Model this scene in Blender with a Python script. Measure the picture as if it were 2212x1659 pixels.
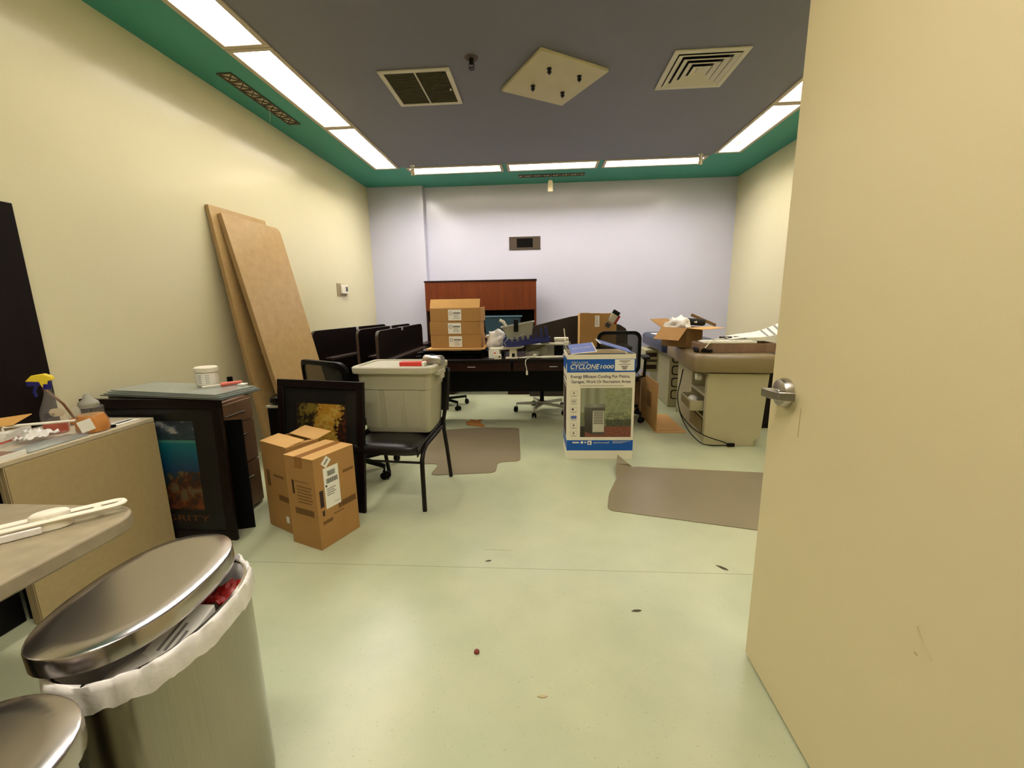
import bpy, bmesh, math, random
from mathutils import Vector, Matrix, noise as mnoise

random.seed(7)
PI = math.pi
scene = bpy.context.scene
for o in list(bpy.data.objects):
    bpy.data.objects.remove(o)
COL = scene.collection

# ------------------------------------------------------------------ camera
cam_d = bpy.data.cameras.new('camera')
cam_d.sensor_fit = 'HORIZONTAL'
cam_d.sensor_width = 36.0
cam_d.lens = 918.3 / 2212 * 36.0
cam_d.clip_start = 0.02
cam = bpy.data.objects.new('camera', cam_d)
COL.objects.link(cam)
yaw, pitch, roll = -0.0694, 0.1895, -0.0171
f = Vector((math.sin(yaw) * math.cos(pitch), math.cos(yaw) * math.cos(pitch), -math.sin(pitch)))
r = Vector((math.cos(yaw), -math.sin(yaw), 0))
u = r.cross(f)
r2 = r * math.cos(roll) + u * math.sin(roll)
u2 = -r * math.sin(roll) + u * math.cos(roll)
cam.matrix_world = Matrix(((r2.x, u2.x, -f.x, 0), (r2.y, u2.y, -f.y, 0), (r2.z, u2.z, -f.z, 1.3), (0, 0, 0, 1)))
scene.camera = cam

# ------------------------------------------------------------------ world / view
w = bpy.data.worlds.new('world')
scene.world = w
w.use_nodes = True
w.node_tree.nodes['Background'].inputs[0].default_value = (1.0, 0.82, 0.6, 1)
w.node_tree.nodes['Background'].inputs[1].default_value = 0.25
scene.view_settings.view_transform = 'Standard'
scene.view_settings.look = 'None'
scene.view_settings.gamma = 1
scene.view_settings.use_curve_mapping = False
scene.view_settings.exposure = 0.85
LAMP = 24.5
LAMP_COL = (1.0, 0.92, 0.84)

# room dimensions
XL, XR, YF, YB, H = -2.566, 2.806, 0.15, 6.69, 3.006


# ------------------------------------------------------------------ material helpers
def lin(c):
    return tuple(((v / 255) / 12.92 if v / 255 <= 0.04045 else ((v / 255 + 0.055) / 1.055) ** 2.4) for v in c)


def mat(name, rgb, rough=0.6, metal=0.0, var=0.06, vscale=6.0, bump=0.0, bscale=60.0, spec=0.5, coat=0.0, trans=0.0, alpha=1.0, ior=1.45, stretch=None):
    m = bpy.data.materials.new(name)
    m.use_nodes = True
    nt = m.node_tree
    b = nt.nodes['Principled BSDF']
    b.inputs['Roughness'].default_value = rough
    b.inputs['Metallic'].default_value = metal
    b.inputs['Specular IOR Level'].default_value = spec
    b.inputs['Coat Weight'].default_value = coat
    b.inputs['Transmission Weight'].default_value = trans
    b.inputs['Alpha'].default_value = alpha
    b.inputs['IOR'].default_value = ior
    c = lin(rgb)
    tc = nt.nodes.new('ShaderNodeTexCoord')
    mp = nt.nodes.new('ShaderNodeMapping')
    nt.links.new(tc.outputs['Object'], mp.inputs[0])
    if stretch:
        mp.inputs['Scale'].default_value = stretch
    if var > 0:
        n = nt.nodes.new('ShaderNodeTexNoise')
        n.inputs['Scale'].default_value = vscale
        n.inputs['Detail'].default_value = 4
        nt.links.new(mp.outputs[0], n.inputs['Vector'])
        rp = nt.nodes.new('ShaderNodeValToRGB')
        rp.color_ramp.elements[0].position = 0.3
        rp.color_ramp.elements[1].position = 0.7
        rp.color_ramp.elements[0].color = (*[v * (1 - var) for v in c], 1)
        rp.color_ramp.elements[1].color = (*[min(1, v * (1 + var)) for v in c], 1)
        nt.links.new(n.outputs['Fac'], rp.inputs[0])
        nt.links.new(rp.outputs[0], b.inputs['Base Color'])
    else:
        b.inputs['Base Color'].default_value = (*c, 1)
    if bump > 0:
        n2 = nt.nodes.new('ShaderNodeTexNoise')
        n2.inputs['Scale'].default_value = bscale
        n2.inputs['Detail'].default_value = 3
        nt.links.new(mp.outputs[0], n2.inputs['Vector'])
        bp = nt.nodes.new('ShaderNodeBump')
        bp.inputs['Strength'].default_value = bump
        bp.inputs['Distance'].default_value = 0.01
        nt.links.new(n2.outputs['Fac'], bp.inputs['Height'])
        nt.links.new(bp.outputs[0], b.inputs['Normal'])
    return m


def wood(name, c1, c2, rough=0.4, scale=3.0, stretch=(8, 8, 1), coat=0.0, spec=0.5):
    m = mat(name, c1, rough=rough, var=0, coat=coat, spec=spec)
    nt = m.node_tree
    b = nt.nodes['Principled BSDF']
    mp = [n for n in nt.nodes if n.type == 'MAPPING'][0]
    mp.inputs['Scale'].default_value = stretch
    n = nt.nodes.new('ShaderNodeTexNoise')
    n.inputs['Scale'].default_value = scale
    n.inputs['Detail'].default_value = 8
    n.inputs['Roughness'].default_value = 0.65
    nt.links.new(mp.outputs[0], n.inputs['Vector'])
    rp = nt.nodes.new('ShaderNodeValToRGB')
    rp.color_ramp.elements[0].position = 0.32
    rp.color_ramp.elements[1].position = 0.68
    rp.color_ramp.elements[0].color = (*lin(c1), 1)
    rp.color_ramp.elements[1].color = (*lin(c2), 1)
    nt.links.new(n.outputs['Fac'], rp.inputs[0])
    nt.links.new(rp.outputs[0], b.inputs['Base Color'])
    return m


def emis(name, col, s):
    m = bpy.data.materials.new(name)
    m.use_nodes = True
    nt = m.node_tree
    nt.nodes.remove(nt.nodes['Principled BSDF'])
    e = nt.nodes.new('ShaderNodeEmission')
    e.inputs[0].default_value = (*col, 1)
    e.inputs[1].default_value = s
    nt.links.new(e.outputs[0], nt.nodes['Material Output'].inputs[0])
    return m


def attrmat(name, rough=0.5, coat=0.0):
    m = bpy.data.materials.new(name)
    m.use_nodes = True
    nt = m.node_tree
    b = nt.nodes['Principled BSDF']
    b.inputs['Roughness'].default_value = rough
    b.inputs['Coat Weight'].default_value = coat
    a = nt.nodes.new('ShaderNodeAttribute')
    a.attribute_name = 'Col'
    nt.links.new(a.outputs['Color'], b.inputs['Base Color'])
    return m


M = {}
M['wall'] = mat('cream_wall_paint', (214, 207, 171), 0.20, var=0.02, vscale=1.2, bump=0.05, bscale=55)
M['lilac'] = mat('lilac_wall_paint', (198, 198, 216), 0.20, var=0.02, vscale=1.2, bump=0.05, bscale=55)
M['slate'] = mat('slate_ceiling_paint', (114, 114, 126), 0.55, var=0.03, vscale=1.5, bump=0.05, bscale=80)
M['teal'] = mat('teal_ceiling_paint', (62, 152, 134), 0.6, var=0.02, vscale=2)
M['door'] = mat('door_cream_paint', (218, 204, 160), 0.42, var=0.015, vscale=1.5, bump=0.03, bscale=90)
M['offwhite'] = mat('offwhite_enamel', (205, 200, 180), 0.45, var=0.02)
M['grillebrown'] = mat('grille_dark_metal', (72, 60, 48), 0.5, var=0.05)
M['darkgrille'] = mat('vent_mesh_dark', (70, 66, 42), 0.7, var=0.1, vscale=60)
M['alu'] = mat('fixture_frame_metal', (190, 178, 156), 0.5, metal=0.0, var=0.03)
M['housing'] = mat('fixture_white_reflector', (176, 170, 158), 0.4, var=0.0)
M['lens'] = emis('fluorescent_lens', LAMP_COL, LAMP)
M['lensweakened'] = emis('fluorescent_lens_weakened', LAMP_COL, LAMP * .68)  # emission lowered so the right and near left walls render darker
M['lensdim'] = emis('fluorescent_lens_edge', LAMP_COL, LAMP * .07)
M['chrome'] = mat('chrome', (205, 200, 190), 0.18, metal=1, var=0.02)
M['satin'] = mat('satin_nickel', (190, 186, 178), 0.32, metal=1, var=0.02)
M['steel'] = mat('brushed_stainless', (160, 154, 142), 0.22, metal=1, var=0.05, vscale=4, stretch=(90, 90, 1))
M['steel2'] = mat('polished_lid_stainless', (188, 181, 180), 0.2, metal=1, var=0.03, vscale=3)
M['black'] = mat('black_plastic', (7, 6, 6), 0.5, var=0.05, spec=0.2)
M['blackgloss'] = mat('black_gloss_plastic', (8, 8, 9), 0.12, var=0.0)
M['vinyl'] = mat('black_vinyl', (18, 15, 14), 0.34, var=0.05, bump=0.08, bscale=120)
M['mesh'] = mat('black_mesh_fabric', (30, 28, 22), 0.85, var=0.2, vscale=220, bump=0.1, bscale=400)
M['darkmetal'] = mat('dark_bronze_metal', (26, 22, 18), 0.38, metal=0.2, var=0.04, spec=.3)
M['tan'] = mat('tan_laminate', (172, 152, 110), 0.5, var=0.04, vscale=40)
M['tanedge'] = mat('tan_laminate_top', (186, 174, 146), 0.42, var=0.06, vscale=50)
M['stone'] = mat('speckled_tan_laminate', (150, 138, 112), 0.42, var=0.13, vscale=18, bump=.03, bscale=60)
M['espresso'] = wood('espresso_wood', (13, 6, 5), (20, 9, 8), 0.42, spec=0.22)
M['espressoedge'] = mat('espresso_edge_band', (58, 44, 36), 0.4, var=0.05)
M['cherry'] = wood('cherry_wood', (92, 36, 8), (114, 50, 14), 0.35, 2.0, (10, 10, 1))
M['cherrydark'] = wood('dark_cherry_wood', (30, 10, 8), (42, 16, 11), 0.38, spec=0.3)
M['walnut'] = wood('brown_walnut_laminate', (124, 97, 76), (142, 112, 88), 0.45, 2.0, (10, 10, 1.2))
M['birch'] = wood('pale_birch_board', (168, 138, 90), (180, 152, 103), 0.3, 2.0, (6, 6, 1))
M['birchedge'] = mat('birch_board_edge', (150, 122, 80), 0.5, var=0.05)
M['card'] = mat('cardboard', (168, 126, 72), 0.85, var=0.04, vscale=8, bump=0.05, bscale=40)
M['cardin'] = mat('cardboard_inside', (206, 162, 98), 0.85, var=0.04, vscale=8)
M['carddark'] = mat('cardboard_brown', (132, 100, 60), 0.85, var=0.05, vscale=8)
M['tape'] = mat('packing_tape', (150, 104, 56), 0.25, var=0.04)
M['ink'] = mat('brown_print_ink', (116, 82, 42), 0.8, var=0.1, vscale=90)
M['inkdark'] = mat('dark_print_ink', (50, 30, 22), 0.7, var=0.05)
M['paper'] = mat('white_paper', (232, 230, 218), 0.7, var=0.02)
M['barcode'] = mat('black_barcode_ink', (60, 58, 56), 0.7, var=0)
M['greyink'] = mat('grey_print_ink', (132, 128, 122), 0.7, var=0)
M['tote'] = mat('grey_green_plastic', (168, 164, 140), 0.5, var=0.03, bump=0.03, bscale=90)
M['totelid'] = mat('grey_lid_plastic', (186, 182, 160), 0.45, var=0.03)
M['bluetote'] = mat('dusty_blue_plastic', (62, 92, 108), 0.5, var=0.04)
M['navy'] = mat('navy_plastic', (26, 32, 92), 0.4, var=0.05)
M['navyvinyl'] = mat('navy_vinyl', (40, 48, 72), 0.38, var=0.06, bump=0.05, bscale=30)
M['binGrey'] = mat('light_grey_plastic', (150, 148, 134), 0.5, var=0.03)
M['white'] = mat('white_plastic', (226, 220, 200), 0.4, var=0.02)
M['red'] = mat('red_card', (210, 58, 48), 0.5, var=0.05)
M['taupevinyl'] = mat('taupe_vinyl', (132, 115, 80), 0.36, var=0.04, vscale=4, bump=0.05, bscale=90)
M['cabbeige'] = mat('beige_enamel', (176, 168, 132), 0.5, var=0.02)
M['drawerfront'] = mat('beige_drawer_front', (120, 106, 62), 0.5, var=0.03)
M['cablewhite'] = M['white']
M['blueprint'] = mat('royal_blue_print', (12, 84, 172), 0.42, var=0.03)
M['bluelid'] = mat('lighter_blue_print', (72, 96, 176), 0.5, var=0.05)
M['navyink'] = mat('navy_print_ink', (44, 42, 88), 0.6, var=0)
M['boxwhite'] = mat('white_box_board', (228, 222, 200), 0.55, var=0.02)
M['mat'] = mat('smoky_vinyl_mat', (136, 124, 98), 0.3, var=0.05, vscale=3, bump=0.04, bscale=6)
M['amber'] = mat('amber_liquid', (196, 122, 8), 0.12, var=0.08, vscale=30, trans=0.0, ior=1.33)
M['clear'] = mat('clear_plastic', (240, 238, 232), 0.05, var=0, alpha=0.08, spec=0.6)
M['cleargloss'] = mat('clear_plastic_sheet', (170, 178, 170), 0.12, var=0.05, trans=0.35, ior=1.3)
M['bag'] = mat('white_bag_film', (226, 222, 214), 0.3, var=0.10, vscale=22, bump=0.6, bscale=18, alpha=0.93)
M['bagsolid'] = mat('opaque_white_bag', (244, 238, 230), 0.45, var=0.03, vscale=8, bump=0.2, bscale=14)
M['yellow'] = mat('yellow_plastic', (232, 206, 52), 0.4, var=0.02)
M['cobalt'] = mat('cobalt_plastic', (24, 22, 110), 0.35, var=0.02)
M['orangeliq'] = mat('orange_red_liquid', (214, 96, 60), 0.15, var=0.05, trans=0.3)
M['envelope'] = mat('manila_envelope', (216, 164, 84), 0.7, var=0.04)
M['wooden'] = mat('wooden_handle', (112, 70, 36), 0.6, var=0.05)
M['pinkrub'] = mat('pink_red_grip', (214, 110, 96), 0.5, var=0.05)
M['leaf'] = mat('orange_brown_paper', (176, 116, 54), 0.8, var=0.15, vscale=20)
M['glass'] = mat('picture_glass', (30, 34, 30), 0.04, var=0, alpha=0.16, spec=0.8)
M['mirrorwhite'] = mat('thermostat_plate', (160, 146, 112), 0.4, metal=0.3, var=0.02)
M['lcd'] = mat('lcd_screen', (70, 74, 78), 0.2, var=0)
M['label'] = mat('cream_label', (196, 186, 150), 0.5, var=0.04)
M['scuff'] = mat('scuff_grey', (184, 168, 124), 0.6, var=0.1)
M['redcap'] = mat('dark_red_cap', (110, 36, 22), 0.4, var=0.05)
M['debris'] = mat('grey_brown_debris', (80, 66, 48), 0.8, var=0.2)
M['art'] = attrmat('printed_art', 0.45)
M['redsnack'] = mat('red_wrapper', (150, 30, 24), 0.35, var=0.2, vscale=30)

# floor: green-beige sealed concrete with speckles, stains and one joint
mf = mat('sealed_green_floor', (172, 180, 142), 0.24, var=0, bump=0.02, bscale=40)
nt = mf.node_tree
b = nt.nodes['Principled BSDF']
mp = [n for n in nt.nodes if n.type == 'MAPPING'][0]


def nz(scale, detail=5):
    n = nt.nodes.new('ShaderNodeTexNoise')
    n.inputs['Scale'].default_value = scale
    n.inputs['Detail'].default_value = detail
    nt.links.new(mp.outputs[0], n.inputs['Vector'])
    return n


def ramp(src, p0, p1, c0, c1):
    rp = nt.nodes.new('ShaderNodeValToRGB')
    rp.color_ramp.elements[0].position = p0
    rp.color_ramp.elements[1].position = p1
    rp.color_ramp.elements[0].color = (*c0, 1)
    rp.color_ramp.elements[1].color = (*c1, 1)
    nt.links.new(src, rp.inputs[0])
    return rp


def mixc(fac, a, bb, mode='MIX'):
    mx = nt.nodes.new('ShaderNodeMix')
    mx.data_type = 'RGBA'
    mx.blend_type = mode
    if isinstance(fac, float):
        mx.inputs[0].default_value = fac
    else:
        nt.links.new(fac, mx.inputs[0])
    for k, s in ((6, a), (7, bb)):
        if isinstance(s, tuple):
            mx.inputs[k].default_value = (*s, 1)
        else:
            nt.links.new(s, mx.inputs[k])
    return mx.outputs[2]


n1, n2, n3, n4 = nz(1.1), nz(5.0), nz(95.0, 4), nz(3.2, 9)
base = ramp(n1.outputs['Fac'], 0.25, 0.75, lin((172, 180, 148)), lin((192, 193, 156))).outputs[0]
mott = ramp(n2.outputs['Fac'], 0.25, 0.75, (0.93, 0.94, 0.93), (1.06, 1.055, 1.05)).outputs[0]
base = mixc(1.0, base, mott, 'MULTIPLY')
sp = ramp(n3.outputs['Fac'], 0.29, 0.36, (0.78, 0.77, 0.72), (1, 1, 1)).outputs[0]
base = mixc(1.0, base, sp, 'MULTIPLY')
pale = ramp(n4.outputs['Fac'], 0.50, 0.90, (0, 0, 0), (.45, .45, .45)).outputs[0]
base = mixc(pale, base, lin((202, 198, 160)))
sx = nt.nodes.new('ShaderNodeSeparateXYZ')
nt.links.new(mp.outputs[0], sx.inputs[0])
s1 = nt.nodes.new('ShaderNodeMath'); s1.operation = 'SUBTRACT'; s1.inputs[1].default_value = 1.9
nt.links.new(sx.outputs['Y'], s1.inputs[0])
s2 = nt.nodes.new('ShaderNodeMath'); s2.operation = 'ABSOLUTE'
nt.links.new(s1.outputs[0], s2.inputs[0])
s3 = nt.nodes.new('ShaderNodeMath'); s3.operation = 'LESS_THAN'; s3.inputs[1].default_value = 0.0022
nt.links.new(s2.outputs[0], s3.inputs[0])
s4 = nt.nodes.new('ShaderNodeMath'); s4.operation = 'MULTIPLY'; s4.inputs[1].default_value = 0.55
nt.links.new(s3.outputs[0], s4.inputs[0])
base = mixc(s4.outputs[0], base, lin((112, 104, 74)))
nt.links.new(base, b.inputs['Base Color'])
rr = ramp(n1.outputs['Fac'], 0.2, 0.8, (0.27,) * 3, (0.36,) * 3)
nt.links.new(rr.outputs[0], b.inputs['Roughness'])
M['floor'] = mf


# ------------------------------------------------------------------ mesh helpers
class MB:
    def __init__(s):
        s.v = []; s.f = []; s.m = []; s.slots = []

    def slot(s, m):
        if m is None:
            m = s.slots[0] if s.slots else M['black']
        if m not in s.slots:
            s.slots.append(m)
        return s.slots.index(m)

    def add(s, vs, fs, m=None, T=None):
        k = len(s.v); i = s.slot(m)
        for v in vs:
            v = Vector(v)
            s.v.append(T @ v if T else v)
        for q in fs:
            s.f.append([a + k for a in q]); s.m.append(i)
        return s

    def box(s, x0, x1, y0, y1, z0, z1, m=None, T=None):
        vs = [(x, y, z) for z in (z0, z1) for y in (y0, y1) for x in (x0, x1)]
        return s.add(vs, [(0, 2, 3, 1), (4, 5, 7, 6), (0, 1, 5, 4), (2, 6, 7, 3), (0, 4, 6, 2), (1, 3, 7, 5)], m, T)

    def taper(s, b, t, z0, z1, m=None, T=None):
        # b,t = (x0,x1,y0,y1) at bottom / top
        vs = [(x, y, z0) for y in b[2:] for x in b[:2]] + [(x, y, z1) for y in t[2:] for x in t[:2]]
        return s.add(vs, [(0, 2, 3, 1), (4, 5, 7, 6), (0, 1, 5, 4), (2, 6, 7, 3), (0, 4, 6, 2), (1, 3, 7, 5)], m, T)

    def prism(s, poly, z0, z1, m=None, T=None):
        n = len(poly)
        a = sum(poly[i][0] * poly[(i + 1) % n][1] - poly[(i + 1) % n][0] * poly[i][1] for i in range(n))
        if a < 0:
            poly = poly[::-1]
        vs = [(x, y, z0) for x, y in poly] + [(x, y, z1) for x, y in poly]
        fs = [tuple(range(n))[::-1], tuple(range(n, 2 * n))] + [(i, (i + 1) % n, n + (i + 1) % n, n + i) for i in range(n)]
        return s.add(vs, fs, m, T)

    def tube(s, pts, rad, m=None, n=8, T=None, flat=1.0, closed=False):
        pts = [Vector(p) for p in pts]
        rads = rad if isinstance(rad, (list, tuple)) else [rad] * len(pts)
        vs = []; fs = []
        up = None
        L = len(pts)
        for i, p in enumerate(pts):
            if closed:
                d = pts[(i + 1) % L] - pts[i - 1]
            else:
                d = pts[min(i + 1, L - 1)] - pts[max(i - 1, 0)]
            d.normalize()
            if up is None:
                up = Vector((0, 0, 1)) if abs(d.z) < 0.9 else Vector((0, 1, 0))
            a = d.cross(up)
            if a.length < 1e-4:
                a = d.cross(Vector((1, 0, 0)))
            a.normalize(); bb = a.cross(d).normalized(); up = bb
            for k in range(n):
                t = 2 * PI * k / n
                vs.append(p + a * math.cos(t) * rads[i] + bb * math.sin(t) * rads[i] * flat)
        for i in range(L if closed else L - 1):
            j = (i + 1) % L
            for k in range(n):
                fs.append((i * n + k, i * n + (k + 1) % n, j * n + (k + 1) % n, j * n + k))
        if not closed:
            fs.append(tuple(range(n))[::-1]); fs.append(tuple(range((L - 1) * n, L * n)))
        return s.add(vs, fs, m, T)

    def lathe(s, prof, m=None, n=24, T=None, sx=1.0, sy=1.0, cap=True):
        vs = []; fs = []
        for rr_, z in prof:
            for k in range(n):
                t = 2 * PI * k / n
                vs.append((rr_ * sx * math.cos(t), rr_ * sy * math.sin(t), z))
        for i in range(len(prof) - 1):
            for k in range(n):
                fs.append((i * n + k, i * n + (k + 1) % n, (i + 1) * n + (k + 1) % n, (i + 1) * n + k))
        if cap:
            fs.append(tuple(range(n))[::-1]); fs.append(tuple(range((len(prof) - 1) * n, len(prof) * n)))
        return s.add(vs, fs, m, T)

    def grid(s, fn, nu, nv, m=None, T=None):
        vs = [fn(i / nu, j / nv) for j in range(nv + 1) for i in range(nu + 1)]
        fs = [(j * (nu + 1) + i, j * (nu + 1) + i + 1, (j + 1) * (nu + 1) + i + 1, (j + 1) * (nu + 1) + i) for j in range(nv) for i in range(nu)]
        return s.add(vs, fs, m, T)

    def build(s, name, parent=None, bevel=0.0, smooth=None, segs=2, solid=0.0, T=None):
        me = bpy.data.meshes.new(name)
        me.from_pydata([tuple(v) for v in s.v], [], s.f)
        for m in s.slots:
            me.materials.append(m)
        for i, p in enumerate(me.polygons):
            p.material_index = s.m[i]
        me.update()
        bm = bmesh.new(); bm.from_mesh(me)
        bmesh.ops.recalc_face_normals(bm, faces=bm.faces)
        bm.to_mesh(me); bm.free()
        if smooth:
            for p in me.polygons:
                p.use_smooth = True
            me.set_sharp_from_angle(angle=math.radians(smooth))
        o = bpy.data.objects.new(name, me)
        COL.objects.link(o)
        if T is not None:
            o.matrix_local = T
        if parent:
            o.parent = parent
        if solid:
            md = o.modifiers.new('solid', 'SOLIDIFY'); md.thickness = solid; md.offset = 0
        if bevel:
            md = o.modifiers.new('bevel', 'BEVEL'); md.width = bevel; md.segments = segs
            md.limit_method = 'ANGLE'; md.angle_limit = math.radians(40)
            if not smooth:
                for p in me.polygons:
                    p.use_smooth = True
                me.set_sharp_from_angle(angle=math.radians(35))
        return o


def tag(o, label=None, cat=None, group=None, kind=None):
    if label: o['label'] = label
    if cat: o['category'] = cat
    if group: o['group'] = group
    if kind: o['kind'] = kind
    return o


def thing(name, label, cat, loc=(0, 0, 0), rz=0.0, group=None, rx=0.0, ry=0.0):
    o = bpy.data.objects.new(name, None)
    o.empty_display_size = 0.1
    COL.objects.link(o)
    o.location = loc
    o.rotation_euler = (rx, ry, rz)
    return tag(o, label, cat, group)


def copy_tree(o, parent=None):
    c = o.copy(); COL.objects.link(c)
    if parent: c.parent = parent
    for ch in list(o.children):
        copy_tree(ch, c)
    return c


def struct(name, mb, **k):
    return tag(mb.build(name, **k), kind='structure')


def frameT(origin, ex, ey):
    """matrix whose local x/y are ex/ey (unit), z their cross product"""
    ex = Vector(ex).normalized(); ey = Vector(ey); ez = ex.cross(ey).normalized(); ey = ez.cross(ex)
    return Matrix(((ex.x, ey.x, ez.x, origin[0]), (ex.y, ey.y, ez.y, origin[1]), (ex.z, ey.z, ez.z, origin[2]), (0, 0, 0, 1)))


def text(name, s, material, width, height, T, parent, shear=0.0, off=0.0, align='CENTER', label=None):
    """lettering scaled to width x height, in the x/y plane of T, centred on it"""
    cu = bpy.data.curves.new('lettering', 'FONT')
    cu.body = s; cu.shear = shear; cu.offset = off
    cu.align_x = align
    cu.resolution_u = 3
    tmp = bpy.data.objects.new('lettering', cu)
    COL.objects.link(tmp)
    dg = bpy.context.evaluated_depsgraph_get()
    me = bpy.data.meshes.new_from_object(tmp.evaluated_get(dg))
    bpy.data.objects.remove(tmp)
    xs = [v.co.x for v in me.vertices]; ys = [v.co.y for v in me.vertices]
    x0, x1, y0, y1 = min(xs), max(xs), min(ys), max(ys)
    for v in me.vertices:
        v.co = ((v.co.x - (x0 + x1) / 2) * width / (x1 - x0), (v.co.y - (y0 + y1) / 2) * height / (y1 - y0), 0)
    me.materials.clear(); me.materials.append(material)
    o = bpy.data.objects.new(name, me)
    COL.objects.link(o)
    o.matrix_local = T
    if parent: o.parent = parent
    if label: o['label'] = label
    return o


def paint(name, w_, h_, nx, ny, fn, T, parent, material=None):
    """flat printed picture: a fine grid coloured by fn(u,v)->srgb"""
    mb = MB()
    mb.grid(lambda a, c: ((a - .5) * w_, (c - .5) * h_, 0), nx, ny, material or M['art'])
    o = mb.build(name, parent, T=T)
    ca = o.data.color_attributes.new('Col', 'FLOAT_COLOR', 'POINT')
    k = 0
    for j in range(ny + 1):
        for i in range(nx + 1):
            ca.data[k].color = (*lin(fn(i / nx, j / ny)), 1)
            k += 1
    return o


def rrect(x0, x1, y0, y1, rad, n=5, corners=(1, 1, 1, 1)):
    pts = []
    for (cx, cy, a0, on) in ((x1, y1, 0, corners[0]), (x0, y1, 90, corners[1]), (x0, y0, 180, corners[2]), (x1, y0, 270, corners[3])):
        sx_ = 1 if cx == x1 else -1; sy_ = 1 if cy == y1 else -1
        if not on:
            pts.append((cx, cy)); continue
        rd = rad * (on if on != True else 1)
        for k in range(n + 1):
            t = math.radians(a0 + 90 * k / n)
            pts.append((cx - sx_ * rd + rd * math.cos(t), cy - sy_ * rd + rd * math.sin(t)))
    return pts


def fbm(x, y, z=0.0, o=4):
    return mnoise.fractal(Vector((x, y, z)), 0.6, 2.0, o)


def lerp3(a, b_, t):
    t = max(0, min(1, t))
    return tuple(a[i] + (b_[i] - a[i]) * t for i in range(3))


ROTX90 = Matrix.Rotation(PI / 2, 4, 'X')       # local x/y plane -> x/z, normal -y

# ================================================================== SETTING
struct('floor', MB().box(XL - 0.2, XR + 0.2, -1.6, YB + 0.3, -0.1, 0, M['floor']))

# ceiling light layout: (x0,x1,y0,y1)
FIX = []
for k in range(3):
    FIX.append(('left', -2.12, -1.785, 5.745 - 1.325 * (k + 1), 5.745 - 1.325 * k))
for a, c in ((-1.707, -0.475), (-0.43, 0.74), (0.79, 2.04)):
    FIX.append(('far', a, c, 5.72, 6.03))
for k in range(3):
    FIX.append(('right', 2.06, 2.375, 5.63 - 1.29 * (k + 1), 5.63 - 1.29 * k))
for a in (-1.6, -0.32, 0.96):
    FIX.append(('near', a, a + 1.22, 0.36, 0.66))
xs = sorted(set([XL - 0.15, XR + 0.15, -1.785, 2.06] + [q for F_ in FIX for q in F_[1:3]]))
ys = sorted(set([-0.05, YB + 0.15, 5.72, 0.66] + [q for F_ in FIX for q in F_[3:5]]))
cb = MB()
cb.slot(M['slate'])
for i in range(len(xs) - 1):
    for j in range(len(ys) - 1):
        cx, cy = (xs[i] + xs[i + 1]) / 2, (ys[j] + ys[j + 1]) / 2
        if any(F_[1] < cx < F_[2] and F_[3] < cy < F_[4] for F_ in FIX):
            continue
        mm = M['slate'] if (-1.785 < cx < 2.06 and 0.66 < cy < 5.72) else M['teal']
        x0, x1, y0, y1 = xs[i], xs[i + 1], ys[j], ys[j + 1]
        cb.box(x0, x1, y0, y1, H, H + 0.02, mm)
cb.box(XL - 0.15, XR + 0.15, -0.05, YB + 0.15, H + 0.19, H + 0.25, M['slate'])
struct('ceiling', cb)

wl = MB().box(XL - 0.15, XL, YF - 0.15, YB + 0.15, 0, H, M['wall'])
struct('wall_left', wl)
struct('wall_right', MB().box(XR, XR + 0.15, YF - 0.15, YB + 0.15, 0, H, M['wall']))
wb = MB().box(XL, XR, YB, YB + 0.15, 0, H, M['lilac'])
wb.box(XL, -1.735, YB - 0.11, YB, 0, H, M['lilac'])
wb.box(0.27, 0.276, YB - 0.001, YB, 1.585, 1.591, M['debris'])
wb.box(0.33, 0.336, YB - 0.001, YB, 1.58, 1.586, M['debris'])
wb.box(0.27, 0.276, YB - 0.001, YB, 1.455, 1.461, M['debris'])
struct('wall_back', wb)
wf = MB()
wf.box(XL, -0.50, 0.0, YF, 0, H, M['wall'])
wf.box(0.80, XR, 0.0, YF, 0, H, M['wall'])
wf.box(-0.50, 0.80, 0.0, YF, 2.2, H, M['wall'])
struct('wall_front', wf)
# corridor behind the camera
cw = MB()
cw.box(-1.7, -1.6, -1.6, -0.05, 0, 2.6, M['wall'])
cw.box(1.6, 1.7, -1.6, -0.05, 0, 2.6, M['wall'])
cw.box(-1.7, 1.7, -1.7, -1.6, 0, 2.6, M['wall'])
struct('wall_corridor', cw)
struct('trim_1', MB().box(-0.50, -0.46, -0.02, YF + 0.02, 0, 2.2, M['darkmetal']).box(0.775, 0.80, -0.02, YF + 0.005, 0, 2.2, M['darkmetal']).box(-0.46, 0.775, -0.02, YF + 0.02, 2.16, 2.2, M['darkmetal']), bevel=0.003)
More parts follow.
